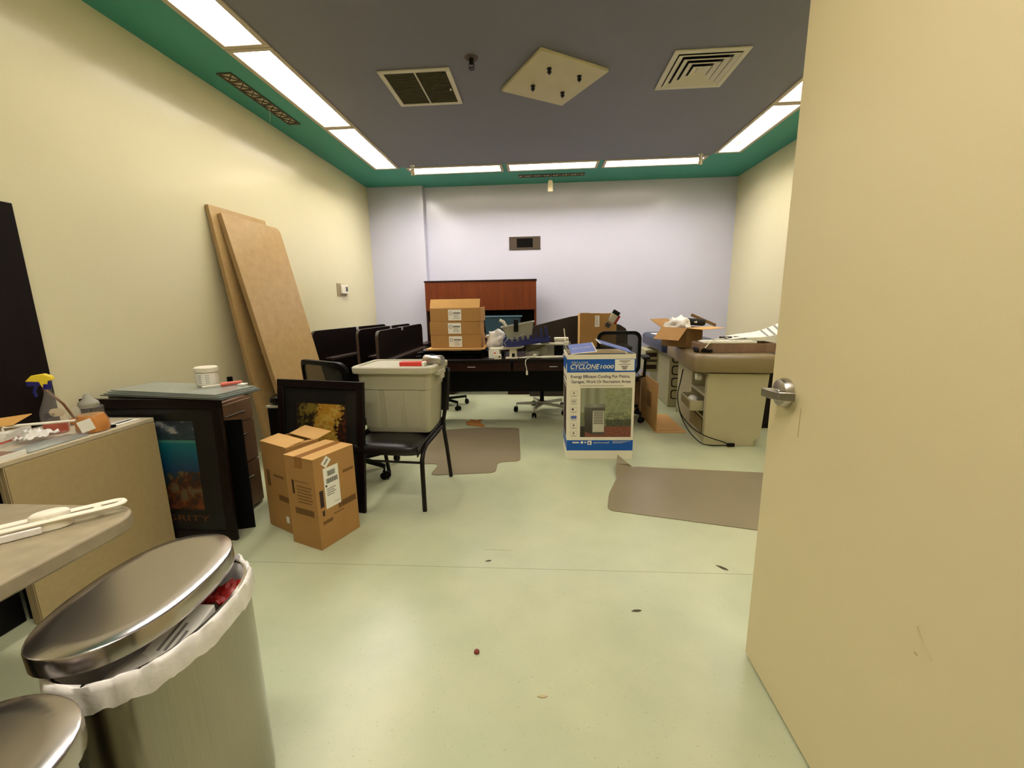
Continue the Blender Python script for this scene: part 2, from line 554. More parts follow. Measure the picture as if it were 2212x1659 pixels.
# ---- ceiling lights
SIDE = {'left': 'the left wall', 'far': 'the lilac back wall', 'right': 'the right wall', 'near': 'the doorway wall'}
ORD = {'left': ['farthest of the three', 'middle of the three', 'nearest of the three'],
       'far': ['leftmost of the three', 'middle of the three', 'rightmost of the three'],
       'right': ['farthest of the row', 'second of the row, cut by the door edge', 'third of the row, behind the door'],
       'near': ['leftmost of the three', 'middle of the three', 'rightmost of the three']}
cnt = {}
for (sd, x0, x1, y0, y1) in FIX:
    k = cnt.get(sd, 0); cnt[sd] = k + 1
    lab = 'fluorescent ceiling light along %s, %s' % (SIDE[sd], ORD[sd][k])
    t = thing('ceiling_light', lab, 'ceiling light', ((x0 + x1) / 2, (y0 + y1) / 2, H), 0, 'recessed fluorescent ceiling lights')
    a, c = (x1 - x0) / 2 - 0.003, (y1 - y0) / 2 - 0.003
    fr = 0.036
    mb = MB()
    for (p, q, r_, s_) in ((-a, a, -c, -c + fr), (-a, a, c - fr, c), (-a, -a + fr, -c + fr, c - fr), (a - fr, a, -c + fr, c - fr)):
        mb.box(p, q, r_, s_, -0.010, 0.018, M['alu'])
    mb.build('frame', t, bevel=0.003)
    mb = MB()
    i_, j_ = a - fr, c - fr
    for (p, q, r_, s_) in ((-i_ - .01, -i_, -j_, j_), (i_, i_ + .01, -j_, j_), (-i_, i_, -j_ - .01, -j_), (-i_, i_, j_, j_ + .01)):
        mb.box(p, q, r_, s_, 0.019, 0.155, M['housing'])
    mb.box(-i_ - .01, i_ + .01, -j_ - .01, j_ + .01, 0.156, 0.17, M['housing'])
    mb.build('reflector_housing', t)
    if sd in ('left', 'right'):
        MB().box(-i_ + .002, i_ * .42, -j_ + .002, j_ - .002, 0.100, 0.108, M['lensweakened'] if sd == 'right' or k == 2 else M['lens']).build('diffuser', t)
        MB().box(i_ * .42 + .001, i_ - .002, -j_ + .002, j_ - .002, 0.098, 0.106, M['lensdim']).build('diffuser_edge', t)
    else:
        MB().box(-i_ + .002, i_ - .002, -j_ + .002, j_ - .002, 0.100, 0.108, M['lens']).build('diffuser', t)

# ---- ceiling fittings
# return-air grille
t = thing('return_air_grille', 'square ceiling grille with two dark mesh panels and cream frame', 'air vent', (-0.937, 3.75, H))
a, c = 0.272, 0.285
mb = MB()
for (p, q, r_, s_) in ((-a, a, -c, -c + .035), (-a, a, c - .035, c), (-a, -a + .035, -c + .035, c - .035), (a - .035, a, -c + .035, c - .035), (-.006, .006, -c + .035, c - .035)):
    mb.box(p, q, r_, s_, -0.012, -0.0005, M['offwhite'])
mb.build('frame', t, bevel=0.003)
mb = MB()
mb.box(-a + .035, a - .035, -c + .035, c - .035, -0.003, -0.0007, M['darkgrille'])
for k in range(26):
    y = -c + .045 + k * (2 * c - .09) / 25
    mb.box(-a + .037, -.008, y, y + .006, -0.008, -0.003, M['darkgrille'])
    mb.box(.008, a - .037, y, y + .006, -0.008, -0.003, M['darkgrille'])
mb.build('mesh_panel', t)
MB().box(a - .06, a - .045, 0.02, 0.04, -0.014, -0.003, M['offwhite']).build('latch', t)

# square plate turned on its corner, four bolts
c1, c2, c3, c4 = (.007, 3.277), (.514, 3.602), (.192, 4.133), (-.31, 3.819)
t = thing('ceiling_cover_plate', 'cream square plate turned diagonally on the ceiling with four bolts', 'cover plate', (0.1, 3.71, H))
MB().prism([(p[0] - .1, p[1] - 3.71) for p in (c1, c2, c3, c4)], -0.025, -0.0005, M['label']).build('plate', t, bevel=0.004)
bp = None
for (x, y) in ((-0.03, -0.20), (0.20, -0.07), (-0.155, 0.04), (0.085, 0.175)):
    mb = MB().lathe([(.007, -.065), (.007, -.026)], M['darkmetal'], 8, Matrix.Translation((x, y, 0)))
    mb.lathe([(.016, -.055), (.016, -.045)], M['darkmetal'], 6, Matrix.Translation((x, y, 0)))
    mb.lathe([(.018, -.033), (.018, -.0255)], M['darkmetal'], 12, Matrix.Translation((x, y, 0)))
    mb.build('bolt', t, smooth=40)

# 4-way supply diffuser
t = thing('air_supply_diffuser', 'cream square ceiling diffuser with nested louvres', 'air vent', (1.202, 3.687, H))
a, c = 0.262, 0.277
mb = MB()
for (p, q, r_, s_) in ((-a, a, -c, -c + .04), (-a, a, c - .04, c), (-a, -a + .04, -c + .04, c - .04), (a - .04, a, -c + .04, c - .04)):
    mb.box(p, q, r_, s_, -0.012, -0.0005, M['offwhite'])
mb.build('frame', t, bevel=0.003)
MB().box(-a + .04, a - .04, -c + .04, c - .04, -0.002, -0.0006, M['black']).build('duct_opening', t)
for k in range(4):
    o1 = 0.215 - k * 0.05; o2 = o1 - 0.036
    e = c / a
    mb = MB()
    vs = []
    for s_, z in ((o1, -0.016), (o2, -0.004)):
        vs += [(-s_, -s_ * e, z), (s_, -s_ * e, z), (s_, s_ * e, z), (-s_, s_ * e, z)]
    mb.add(vs, [(i, (i + 1) % 4, 4 + (i + 1) % 4, 4 + i) for i in range(4)], M['offwhite'])
    mb.build('louvre', t, solid=0.003)
MB().taper((-.02, .02, -.02, .02), (-.03, .03, -.03, .03), -0.014, -0.003, M['offwhite']).build('centre_cone', t)

# sprinklers
t = thing('fire_sprinkler', 'small bronze sprinkler head on the slate ceiling above the middle of the room', 'sprinkler', (-0.483, 3.367, H), 0, 'sprinkler heads')
MB().lathe([(.045, -.006), (.05, -.0005)], M['grillebrown'], 20).build('escutcheon', t, smooth=30)
mb = MB().lathe([(.012, -.045), (.016, -.0065)], M['darkmetal'], 10)
mb.tube([(.014, 0, -.03), (.02, 0, -.05), (.0, 0, -.066)], .003, M['darkmetal'], 6)
mb.tube([(-.014, 0, -.03), (-.02, 0, -.05), (.0, 0, -.066)], .003, M['darkmetal'], 6)
mb.lathe([(.024, -.072), (.024, -.068)], M['darkmetal'], 12)
mb.build('head', t, smooth=40)
for (x, y, lb) in ((-1.60, 5.66, 'chrome ceiling spotlight at the left end of the far light row'), (1.924, 5.66, 'chrome ceiling spotlight at the right end of the far light row')):
    t = thing('ceiling_spotlight', lb, 'spotlight', (x, y, H), 0, 'chrome spotlights at the far light row')
    MB().lathe([(.03, -.012), (.034, -.0005)], M['chrome'], 18).build('base', t, smooth=30)
    mb = MB().tube([(0, 0, -.01), (0, 0.005, -.05)], .008, M['chrome'])
    mb.lathe([(.02, .03), (.034, -.03), (.034, -.04)], M['chrome'], 16, Matrix.Translation((0, 0.01, -.065)) @ Matrix.Rotation(0.5, 4, 'X'))
    mb.build('head', t, smooth=40)


def slot_grille(name, label, loc, L, W, n, along_y, strings):
    t = thing(name, label, 'air vent', loc)
    R_ = Matrix.Rotation(PI / 2, 4, 'Z') if along_y else Matrix.Identity(4)
    mb = MB()
    a, c = L / 2, W / 2
    e = .012
    for (p, q, r_, s_) in ((-a, a, -c, -c + e), (-a, a, c - e, c), (-a, -a + e, -c + e, c - e), (a - e, a, -c + e, c - e)):
        mb.box(p, q, r_, s_, -0.008, -0.0005, M['grillebrown'], R_)
    for k in range(n):
        x0 = -a + e + k * (L - 2 * e) / n; x1 = x0 + (L - 2 * e) / n
        mb.box(x1 - .02, x1, -c + e, c - e, -.007, -.002, M['grillebrown'], R_)
        for (ya, yb) in ((-c + e, c - e), (c - e, -c + e)):
            mb.tube([(x0 + .01, ya, -.004), (x1 - .025, yb, -.004)], .005, M['grillebrown'], 4, R_)
    mb.build('lattice_frame', t)
    MB().box(-a + e, a - e, -c + e, c - e, -.0015, -.0006, M['label'], R_).build('backing', t)
    return t


slot_grille('slot_vent', 'long dark lattice slot vent in the teal ceiling above the left wall', (-2.335, 3.84, H), .93, .115, 7, True, 0)
slot_grille('slot_vent', 'long dark lattice slot vent in the teal ceiling above the back wall', (0.155, 6.285, H), .90, .115, 7, False, 0)
mb = MB().tube([(-2.33, 3.9, H - .009), (-2.33, 3.91, H - .06), (-2.335, 3.9, H - .14)], .0015, M['white'], 5)
tag(mb.build('hanging_string'), 'thin white string hanging from the left slot vent', 'string')
t = thing('paper_tag', 'cream paper tag hanging on a string from the far slot vent', 'tag', (0.14, 6.285, H - .0095))
MB().tube([(0, 0, 0), (0.002, 0, -.055)], .0015, M['white'], 5).build('string', t)
MB().prism([(-.033, -.2), (.033, -.2), (.033, -.075), (.02, -.055), (-.02, -.055), (-.033, -.075)], -.001, .001, M['label'], ROTX90).build('card', t)

# wall vent on back wall
t = thing('wall_vent', 'small dark rectangular vent on the lilac back wall', 'air vent', (-0.235, YB, 2.175))
mb = MB()
for (p, q, r_, s_) in ((-.235, .235, -.093, -.065), (-.235, .235, .065, .093), (-.235, -.12, -.065, .065), (.12, .235, -.065, .065)):
    mb.box(p, q, -.014, -.0005, r_, s_, M['grillebrown'])
mb.build('frame', t, bevel=.003)
mb = MB().box(-.12, .12, -.006, -.0006, -.065, .065, M['black'])
for k in range(6):
    mb.box(-.12, .12, -.012, -.006, -.058 + k * .021, -.050 + k * .021, M['black'])
mb.build('slats', t)

# thermostat on left wall
t = thing('thermostat', 'small white thermostat in a metal guard on the cream left wall', 'thermostat', (XL, 5.47, 1.497))
MB().box(.0005, .008, -.137, .137, -.08, .08, M['mirrorwhite']).build('back_plate', t, bevel=.004)
MB().box(.0085, .035, -.055, .125, -.05, .068, M['white']).build('body', t, bevel=.006)
MB().box(.0352, .037, .045, .105, -.02, .04, M['lcd']).build('screen', t)

# ---- door, standing open on the right
t = tag(bpy.data.objects.new('door_1', None), kind='structure'); COL.objects.link(t)
t.location = (0.752, 1.414, 0)
t.rotation_euler = (0, 0, -0.02)
mb = MB().box(0, 0.045, -1.22, 0, 0.012, 2.15, M['door'])
mb.box(-.0006, 0, -.64, -.632, .60, .606, M['scuff'])
pts = [(-.0004, -.63 - .004 * k - .0008 * k * k, .66 - .008 * k) for k in range(6)]
mb.tube([(-.0005, y, z) for (_, y, z) in pts], .0015, M['scuff'], 4)
mb.box(-.0007, 0, -.172, -.168, .90, .985, M['scuff'])
mb.build('door_leaf', t, bevel=.002)
T = Matrix.Translation((-.001, -.088, 1.015))
RY = Matrix.Rotation(-PI / 2, 4, 'Y')
MB().lathe([(.045, 0), (.045, .012), (.040, .022), (.026, .027)], M['satin'], 28, T @ RY).build('rosette', t, smooth=30)
mb = MB()
mb.lathe([(.014, .025), (.013, .05)], M['satin'], 14, T @ RY)
mb.prism([(-.066, .018), (-.060, -.022), (-.050, -.056), (-.010, -.070), (-.008, -.060), (-.042, -.046), (-.050, -.018), (-.055, .018)], -.014, .012, M['satin'], T)
mb.prism([(-.066, .018), (-.054, -.013), (-.030, -.013), (-.030, .014)], -.014, .012, M['satin'], T)
mb.build('lever_handle', t, bevel=.002, smooth=40)
MB().box(.02, .04, .0002, .003, .93, 1.07, M['satin'], None).build('latch_plate', t)

exec_parts = True
# ================================================================== LEFT FOREGROUND
# credenza along the left wall
t = thing('credenza', 'low tan laminate credenza with a wide blank front panel against the left wall', 'cabinet', (XL + .003, 0, 0))
MB().box(0, .470, .30, 2.092, .700, .722, M['tanedge']).build('top', t, bevel=.003)
mb = MB().box(.0, .468, 2.07, 2.090, 0.002, .699, M['tan']).box(.448, .468, 1.43, 2.07, 0.002, .699, M['tan']).box(.43, .448, 1.43, 1.47, .002, .699, M['tan'])
mb.box(.37, .447, 1.46, 1.47, .002, .699, M['black'])  # black strip stands in for the shaded open side
mb.build('side_cabinet', t, bevel=.002)
MB().box(.035, .37, .95, 1.45, .002, .695, M['black']).build('dark_void_block', t, bevel=.002)  # black block added in place of the dark void under the top
MB().box(.469, .473, 1.432, 2.088, .004, .698, M['tan']).build('front_panel', t)
MB().box(.05, .468, .32, .36, 0.002, .699, M['tan']).build('end_panel', t)
MB().box(.0, .03, .36, 1.43, .25, .699, M['black']).build('back_panel', t)

# tall dark board standing behind it
tag(MB().box(XL + .003, XL + .03, .6, 2.01, .7235, 1.81, M['espresso']).build('dark_wood_panel', bevel=.003), 'tall very dark brown wood panel standing on the credenza against the left wall', 'panel')

# near worktop with rounded end
t = thing('work_table', 'speckled tan worktop with a rounded corner at the lower left', 'table', (0, 0, 0))
poly = rrect(-2.05, -1.168, .17, 1.105, .10, 8, (1, 0, 0, 0))
MB().prism(poly, .680, .722, M['stone']).build('top', t, bevel=.006)
MB().box(-1.97, -1.93, .25, 1.0, .001, .679, M['tan']).build('end_panel', t)
MB().box(-1.93, -1.30, .40, .43, .001, .679, M['black']).build('modesty_panel', t)
for y in (.25,):
    MB().tube([(-1.25, y, .001), (-1.25, y, .679)], .022, M['black'], 12).build('leg', t, smooth=40)

# white toilet-seat-like plastic part on the worktop
t = thing('white_plastic_bracket', 'long white slotted plastic bracket lying on the speckled worktop', 'bracket', (-1.365, .953, .7225), 0.79)
mb = MB()
mb.tube([(-.35, -.041, .028), (.165, -.041, .028)] + [(.168 + .024 * math.cos(-PI / 2 + PI * k / 10), -.021 + .020 * math.sin(-PI / 2 + PI * k / 10), .028) for k in range(11)] + [(.165, -.001, .028), (-.35, -.001, .028)], .0085, M['white'], 8, None, .8)
mb.box(.130, .145, -.033, -.009, .023, .033, M['white'])
mb.build('rails', t, smooth=50)
MB().lathe([(.036, .0), (.036, .044), (.028, .050)], M['white'], 20, Matrix.Translation((.045, -.022, 0)), 1.1, .6).build('slider', t, bevel=.003, smooth=35)
MB().box(-.37, .03, -.050, .010, .0, .021, M['bag']).build('foot_tray', t, bevel=.004)


# ---- stainless bins
def oval(cx, cy, a, c, n=40, rot=0.0, e=2.3, flat=0.0):
    pts = []
    for k in range(n):
        tt = 2 * PI * k / n
        x = c * math.copysign(abs(math.cos(tt)) ** (2 / e), math.cos(tt))
        y = a * math.copysign(abs(math.sin(tt)) ** (2 / e), math.sin(tt))
        if x < 0: x *= (1 - flat)
        pts.append((cx + x * math.cos(rot) - y * math.sin(rot), cy + x * math.sin(rot) + y * math.cos(rot)))
    return pts


def trash_can(label, loc, rz, a, c, h, lid, lidshift, content):
    t = thing('trash_can', label, 'trash can', loc, rz, 'stainless steel trash cans')
    mb = MB()
    out = oval(0, 0, a, c)
    inn = oval(0, 0, a - .008, c - .008)
    n = len(out)
    vs = [(x, y, .02) for x, y in out] + [(x, y, h) for x, y in out] + [(x, y, h) for x, y in inn] + [(x, y, .06) for x, y in inn]
    fs = [tuple(range(n))[::-1]]
    for L_ in range(3):
        for i in range(n):
            fs.append((L_ * n + i, L_ * n + (i + 1) % n, (L_ + 1) * n + (i + 1) % n, (L_ + 1) * n + i))
    fs.append(tuple(range(3 * n, 4 * n)))
    mb.add(vs, fs, M['steel'])
    mb.build('body', t, smooth=40)
    MB().prism(oval(0, 0, a - .003, c - .003), .001, .035, M['black']).build('base', t, bevel=.004)
    # bag folded over the rim
    mb = MB()
    rings = [(-.045, -.16), (-.028, -.07), (-.014, -.015), (-.003, .005), (.004, .004), (.0065, -.008), (.0075, -.030), (.007, -.050)]
    N = 144
    vs = []
    for (off, dz) in rings:
        for k, (x, y) in enumerate(oval(0, 0, a + off, c + off, N)):
            wv = .0030 * mnoise.noise(Vector((k * .55, dz * 22, 1))) * 1.6 + .003 * math.sin(k * .43 + 1) + .0022 * math.sin(k * .9 + dz * 25)
            amp = 1.0 if off > 0 else 1.6
            l = math.hypot(x, y)
            x += x / l * wv * amp * .6 + (x / l) * .004 * amp; y += y / l * wv * amp * .6
            vs.append((x, y, h + dz + wv * amp * (1.4 if dz < -.03 else .7)))
    fs = []
    for L_ in range(len(rings) - 1):
        for i in range(N):
            fs.append((L_ * N + i, L_ * N + (i + 1) % N, (L_ + 1) * N + (i + 1) % N, (L_ + 1) * N + i))
    mb.add(vs, fs, M['bag'])
    mb.build('liner_bag', t, smooth=70)
    # lid
    sx_, sy_, sa, sc, tilt, lz, lr = lid
    T = Matrix.Translation((sx_, sy_, lz)) @ Matrix.Rotation(lr, 4, 'Z') @ Matrix.Rotation(tilt, 4, 'Y')
    mb = MB()
    rings = [(0, 0), (0, .034), (-.0015, .0375), (-.005, .0395), (-.04, .040), (-.09, .040)]
    N = 48
    vs = []
    for off, z in rings:
        vs += [(x, y, z) for x, y in oval(0, 0, sa + off, sc + off, N, flat=.1)]
    fs = [tuple(range(N))[::-1]]
    for L_ in range(len(rings) - 1):
        for i in range(N):
            fs.append((L_ * N + i, L_ * N + (i + 1) % N, (L_ + 1) * N + (i + 1) % N, (L_ + 1) * N + i))
    fs.append(tuple(range((len(rings) - 1) * N, len(rings) * N)))
    mb.add(vs, fs, M['steel2'], T)
    mb.build('lid', t, smooth=32)
    MB().box(-c - .02, -c + .01, -.07, .07, h - .10, h + .03, M['black']).build('hinge', t, bevel=.004)
    return t


can = trash_can('taller stainless steel trash can with a slipped lid, white liner and rubbish showing', (-.872, .808, 0), 0.05, .205, .138, .62,
                (-.045, .012, .216, .148, -.035, .640, .07), 0, True)
can2 = trash_can('stainless steel trash can at the lower left corner, lid closed over a white liner', (-.870, .352, 0), -0.12, .19, .17, .60,
                 (0.02, .005, .205, .168, -.04, .622, -.05), 0, False)
# rubbish in the first can
t = thing('red_snack_wrapper', 'crumpled dark red wrapper inside the open trash can', 'wrapper', (-.805, .915, .560))
mb = MB()
mb.grid(lambda a, c: ((a - .5) * .08, (c - .5) * .09, .018 * fbm(a * 4, c * 4, 3) + .03 - .06 * (a - .5) ** 2), 10, 10, M['redsnack'])
mb.build('wrapper', t, solid=.004, smooth=30)
t = thing('printed_carton', 'pale carton with dark print stuffed in the open trash can', 'carton', (-.810, .775, .575), .12, None, 0.12, .10)
MB().box(-.035, .035, -.075, .075, 0, .022, M['paper']).build('carton', t, bevel=.003)
mb = MB()
for k in range(3):
    mb.box(-.01 + k * .014, -.004 + k * .014, -.05, .04 - k * .02, .0222, .0227, M['greyink'])
mb.build('print', t)
mb = MB()
mb.lathe([(.04, 0), (.07, .03), (.065, .06), (.02, .08)], M['bag'], 14, None, .75, 1.0)
o = mb.build('crumpled_bag', smooth=50); o.location = (-.83, .685, .515)
tag(o, 'crumpled clear plastic inside the open trash can, nearest its front rim', 'plastic bag')

# ------------------------------------------------------------------ things on the credenza
ZC = .7225
t = thing('spray_bottle', 'clear spray bottle with yellow and blue trigger and ZEP label', 'spray bottle', (-2.315, 1.81, ZC), 0.5)
t.scale = (.86, .86, .98)
mb = MB().lathe([(.046, 0), (.050, .012), (.050, .10), (.044, .125), (.026, .17), (.016, .205), (.014, .225)], M['clear'], 24, None, 1.1, .75)
mb.build('bottle', t, smooth=40)
MB().lathe([(.045, .003), (.0478, .014), (.0478, .055)], M['orangeliq'], 24, None, 1.08, .73).build('liquid', t, smooth=40)
MB().prism(rrect(-.034, .034, .075, .115, .02), -.040, -.0385, M['label'], ROTX90 @ Matrix.Identity(4)).build('label', t)
text('lettering', 'ZEP', M['barcode'], .045, .018, Matrix.Translation((0, -.0408 * 1.0 + .0815 * 0, .095)) @ ROTX90, t, .2)
mb = MB().lathe([(.017, .218), (.018, .245)], M['cobalt'], 18)
mb.box(-.075, .02, -.012, .012, .238, .262, M['cobalt'])
mb.prism([(-.050, .24), (-.062, .205), (-.056, .185), (-.046, .186), (-.050, .208), (-.036, .24)], -.007, .007, M['cobalt'], ROTX90)
mb.build('trigger', t, bevel=.003)
MB().prism([(-.078, .262), (-.05, .288), (.0, .294), (.03, .28), (.034, .262), (.012, .258), (.006, .225), (-.016, .23), (-.024, .256)], -.015, .015, M['yellow'], ROTX90).build('trigger_shroud', t, bevel=.004)

t = thing('amber_jar', 'squat clear jar of amber liquid with a grey conical stopper', 'jar', (-2.165, 1.845, ZC))
MB().lathe([(.060, 0), (.066, .012), (.064, .05), (.050, .085), (.052, .118), (.046, .124)], M['clear'], 28).build('jar', t, smooth=45)
MB().lathe([(.057, .003), (.062, .014), (.060, .05), (.048, .083)], M['amber'], 28).build('liquid', t, smooth=45)
MB().lathe([(.034, .118), (.040, .132), (.036, .145), (.018, .160), (.014, .176), (.010, .182)], M['binGrey'], 24).build('stopper', t, smooth=45)
MB().box(.055, .0565, -.05, .0, .025, .08, M['paper'], Matrix.Rotation(-.5, 4, 'Z') @ Matrix.Translation((.011, .0, 0)) @ Matrix.Rotation(.25, 4, 'X')).build('paper_label', t)

t = thing('small_glue_bottle', 'small clear bottle holding a thin brown brush handle', 'bottle', (-2.39, 1.965, ZC))
MB().lathe([(.030, 0), (.032, .02), (.030, .05), (.014, .07), (.012, .09)], M['clear'], 18).build('bottle', t, smooth=45)
MB().lathe([(.027, .003), (.028, .03)], M['amber'], 18).build('liquid', t, smooth=45)
MB().tube([(0, .0, .012), (-.03, -.02, .11), (-.085, -.05, .20)], .0055, M['wooden'], 8).build('brush_handle', t, smooth=40)

t = thing('clear_plastic_tray', 'low clear plastic tray with packaging on the credenza edge', 'tray', (-2.17, 1.66, ZC), 0.02)
mb = MB()
mb.box(-.055, .060, -.13, .115, 0, .004, M['cleargloss'])
for q in ((-.055, .060, -.13, -.126), (-.055, .060, .111, .115), (-.055, -.051, -.126, .111), (.056, .060, -.126, .111)):
    mb.box(*q, .004, .024, M['clear'])
mb.build('tray', t, bevel=.001)
o = MB().grid(lambda a, c: ((a - .5) * .09, (c - .5) * .12, .020 + .022 * fbm(a * 5, c * 5, 1) + .03 * math.exp(-((a - .5) ** 2 + (c - .5) ** 2) * 9)), 12, 12, M['bag']).build('plastic_wrap', None, smooth=40, solid=.002)
o.location = (-2.27, 1.69, ZC + .004)
tag(o, 'crumpled clear plastic wrap between the spray bottle and the plastic tray', 'plastic wrap')
tag(MB().tube([(-2.34, 1.63, ZC + .080), (-2.32, 1.68, ZC + .076), (-2.26, 1.76, ZC + .066), (-2.22, 1.82, ZC + .058)], .006, M['white'], 8).tube([(-2.34, 1.63, ZC), (-2.34, 1.63, ZC + .08)], .004, M['white'], 6).build('white_plastic_rod', smooth=40), 'thin white plastic rod in front of the spray bottle', 'rod')
t = thing('manila_envelope', 'manila envelope on top of a small paper pile at the left edge', 'envelope', (-2.43, 1.66, ZC + .085), .5, None, .10, -.08)
MB().box(-.09, .10, -.07, .08, 0, .004, M['envelope']).build('envelope', t, bevel=.001)
t = thing('paper_pile', 'small pile of white and red papers beneath the manila envelope', 'papers', (-2.42, 1.64, ZC), .35)
for k in range(7):
    MB().box(-.095, .095, -.085, .08, k * .009, k * .009 + .008, M['paper'] if k != 2 else M['pinkrub'], Matrix.Rotation(.05 * (k - 3), 4, 'Z')).build('paper_sheet', t)
t = thing('flat_card_tray', 'shallow brown and white card tray on the credenza at the left edge', 'tray', (-2.20, 1.45, ZC), .05)
MB().box(-.10, .09, -.06, .07, 0, .012, M['walnut']).box(-.105, -.10, -.06, .07, 0, .02, M['paper']).box(.09, .095, -.06, .07, 0, .02, M['paper']).build('tray', t)
MB().box(-.02, .03, -.03, .02, .0125, .014, M['bluelid']).build('blue_slip', t)
tag(MB().box(-2.19, -2.13, 1.93, 2.05, ZC, ZC + .004, M['paper']).box(-2.175, -2.150, 1.95, 2.035, ZC + .004, ZC + .0045, M['barcode']).build('white_strip_label'), 'white strip label lying at the far end of the credenza', 'label')
tag(MB().lathe([(.012, 0), (.012, .012)], M['black'], 12, Matrix.Translation((-2.13, 1.905, ZC))).build('black_button'), 'tiny black button beside the amber jar', 'button')


# ------------------------------------------------------------------ framed pictures, leaning
def leaning_frame(name, label, base, ang, lean, W, Hh, bar, matw, art_fn, art_box, glassy=True):
    """base = lower right corner on the floor; ang = heading of the width direction"""
    ex = Vector((math.cos(ang), math.sin(ang), 0))
    back = Vector((-ex.y, ex.x, 0))
    ey = back * math.sin(lean) + Vector((0, 0, math.cos(lean)))
    T0 = frameT(Vector(base) - ex * W / 2, ex, ey)
    t = thing(name, label, 'framed picture')
    t.matrix_world = T0
    zf = 0.0
    a = W / 2
    mb = MB()
    for (p, q, r_, s_) in ((-a, a, 0, bar), (-a, a, Hh - bar, Hh), (-a, -a + bar, bar, Hh - bar), (a - bar, a, bar, Hh - bar)):
        mb.box(p, q, r_, s_, -.022, 0, M['espresso'])
    mb.build('frame', t, bevel=.003)
    MB().box(-a + bar, a - bar, bar, Hh - bar, -.018, -.014, matw).build('mat_board', t)
    x0, x1, y0, y1 = art_box
    paint('picture_print', x1 - x0, y1 - y0, 90, 100, art_fn, Matrix.Translation(((x0 + x1) / 2, (y0 + y1) / 2, -.0132)), t)
    MB().box(-a + bar, a - bar, bar, Hh - bar, -.010, -.008, M['glass']).build('glass_pane', t)
    return t


M['captionink'] = mat('dull_orange_print', (128, 70, 30), .7, var=0)
M['sheetgrey'] = mat('dark_grey_sheet', (86, 90, 84), .25, var=0.05)
M['darkmat'] = mat('dark_mat_board', (17, 13, 9), 0.7, var=0.03)


def ocean(u_, v_):
    # v up
    wv = .01 * fbm(u_ * 6, 1)
    if v_ > .86:
        c = lerp3((66, 84, 104), (44, 58, 76), (v_ - .8) / .2)
        n = fbm(u_ * 5, v_ * 9, 3)
        return lerp3(c, (190, 190, 190), max(0, n) * 1.8)
    if v_ > .79:
        return lerp3((40, 58, 70), (58, 84, 96), abs(fbm(u_ * 9, v_ * 14, 2)) * 2)
    if v_ > .765:
        return (80, 160, 150)
    if v_ > .45 + wv:
        c = lerp3((14, 64, 110), (6, 132, 146), (v_ - .45) / .32)
        return lerp3(c, (8, 40, 80), max(0, .22 - u_) * 3.2)
    n = fbm(u_ * 7, v_ * 7, 5)
    deep = lerp3((20, 60, 62), (16, 60, 96), (v_ - .25) / .2)
    coral = lerp3((60, 30, 14), (140, 66, 26), .4 + n * 1.5)
    k = (.42 * u_ + .16 - v_) * 8 + n * 1.6
    col = lerp3(deep, coral, k)
    if n > .28 and v_ > .12:
        col = lerp3(col, (96, 120, 96), .6)
    if v_ < .03:
        return (20, 14, 10)
    return col


t = leaning_frame('ocean_picture', 'tall black framed poster of turquoise sea and coral reef, leaning by the credenza', (-1.722, 2.088, .001), -0.022, .025, .830, .815, .052, M['darkmat'], ocean, (-.24, .235, .165, .690))
text('caption', 'INTEGRITY', M['captionink'], .475, .034, Matrix.Translation((.022, .122, -.0131)), t)

tag(MB().box(-.24, 0, 0, .665, -.010, 0, M['black']).build('black_backing_board', T=frameT((-1.714, 2.236, .001), (.95, .31, 0), (-.01, .03, 1)), bevel=.002), 'plain black board standing behind the right edge of the ocean poster', 'board')


def leaves(u_, v_):
    n = fbm(u_ * 5, v_ * 5, 9); n2 = fbm(u_ * 16, v_ * 16, 4)
    edge = .86 + .07 * math.sin(v_ * 9) - .38 * max(0, .42 - v_) + n2 * .12
    lf = .40 + .06 * math.sin(v_ * 7 + 1) + n2 * .10
    if lf < u_ < edge and v_ > .14 + n2 * .3:
        return lerp3((214, 158, 50), (240, 200, 96), .5 + n * 1.3 + n2)
    if v_ < .2 and u_ > .6:
        return lerp3((70, 24, 16), (150, 80, 50), .5 + n2 * 2)
    if u_ < .45:
        c = lerp3((44, 34, 14), (150, 130, 50), .35 + n * 1.8 + n2)
        if v_ < .3: c = lerp3(c, (160, 120, 96), .5 + n)
        return lerp3((28, 22, 10), c, u_ * 5 + n2)
    return lerp3((30, 14, 8), (120, 56, 22), .3 + n2 * 2)


t = leaning_frame('leaf_picture', 'black framed print of a large yellow autumn leaf, standing behind the open cartons', (-1.117, 2.425, .001), -.212, .105, .655, .835, .05, M['darkmat'], leaves, (-.19, .19, .33, .685))

# ------------------------------------------------------------------ brown drawer cabinet with plastic sheets on top
t = thing('drawer_cabinet', 'brown wood drawer cabinet with slim metal pulls by the left wall', 'cabinet', (XL + .005, 2.215, 0))
W_ = .660
MB().box(0, W_, 0, .375, .002, .742, M['walnut']).build('body', t, bevel=.003)
for (z0, z1) in ((.59, .725), (.32, .58), (.02, .31)):
    d = MB().box(W_ + .0008, W_ + .014, .006, .369, z0, z1, M['walnut']).build('drawer', t, bevel=.002)
    zz = (z0 + z1) / 2 + (.0 if z0 > .5 else .06)
    mb = MB().tube([(W_ + .035, .10, zz), (W_ + .035, .27, zz)], .0045, M['chrome'], 8)
    for y in (.11, .26):
        mb.tube([(W_ + .0145, y, zz), (W_ + .035, y, zz)], .0035, M['chrome'], 6)
    mb.build('handle', d, smooth=40)
t = thing('plastic_sheets', 'stack of glossy grey plastic sheets on top of the drawer cabinet', 'plastic sheets', (-2.075, 2.275, .8195), -.14)
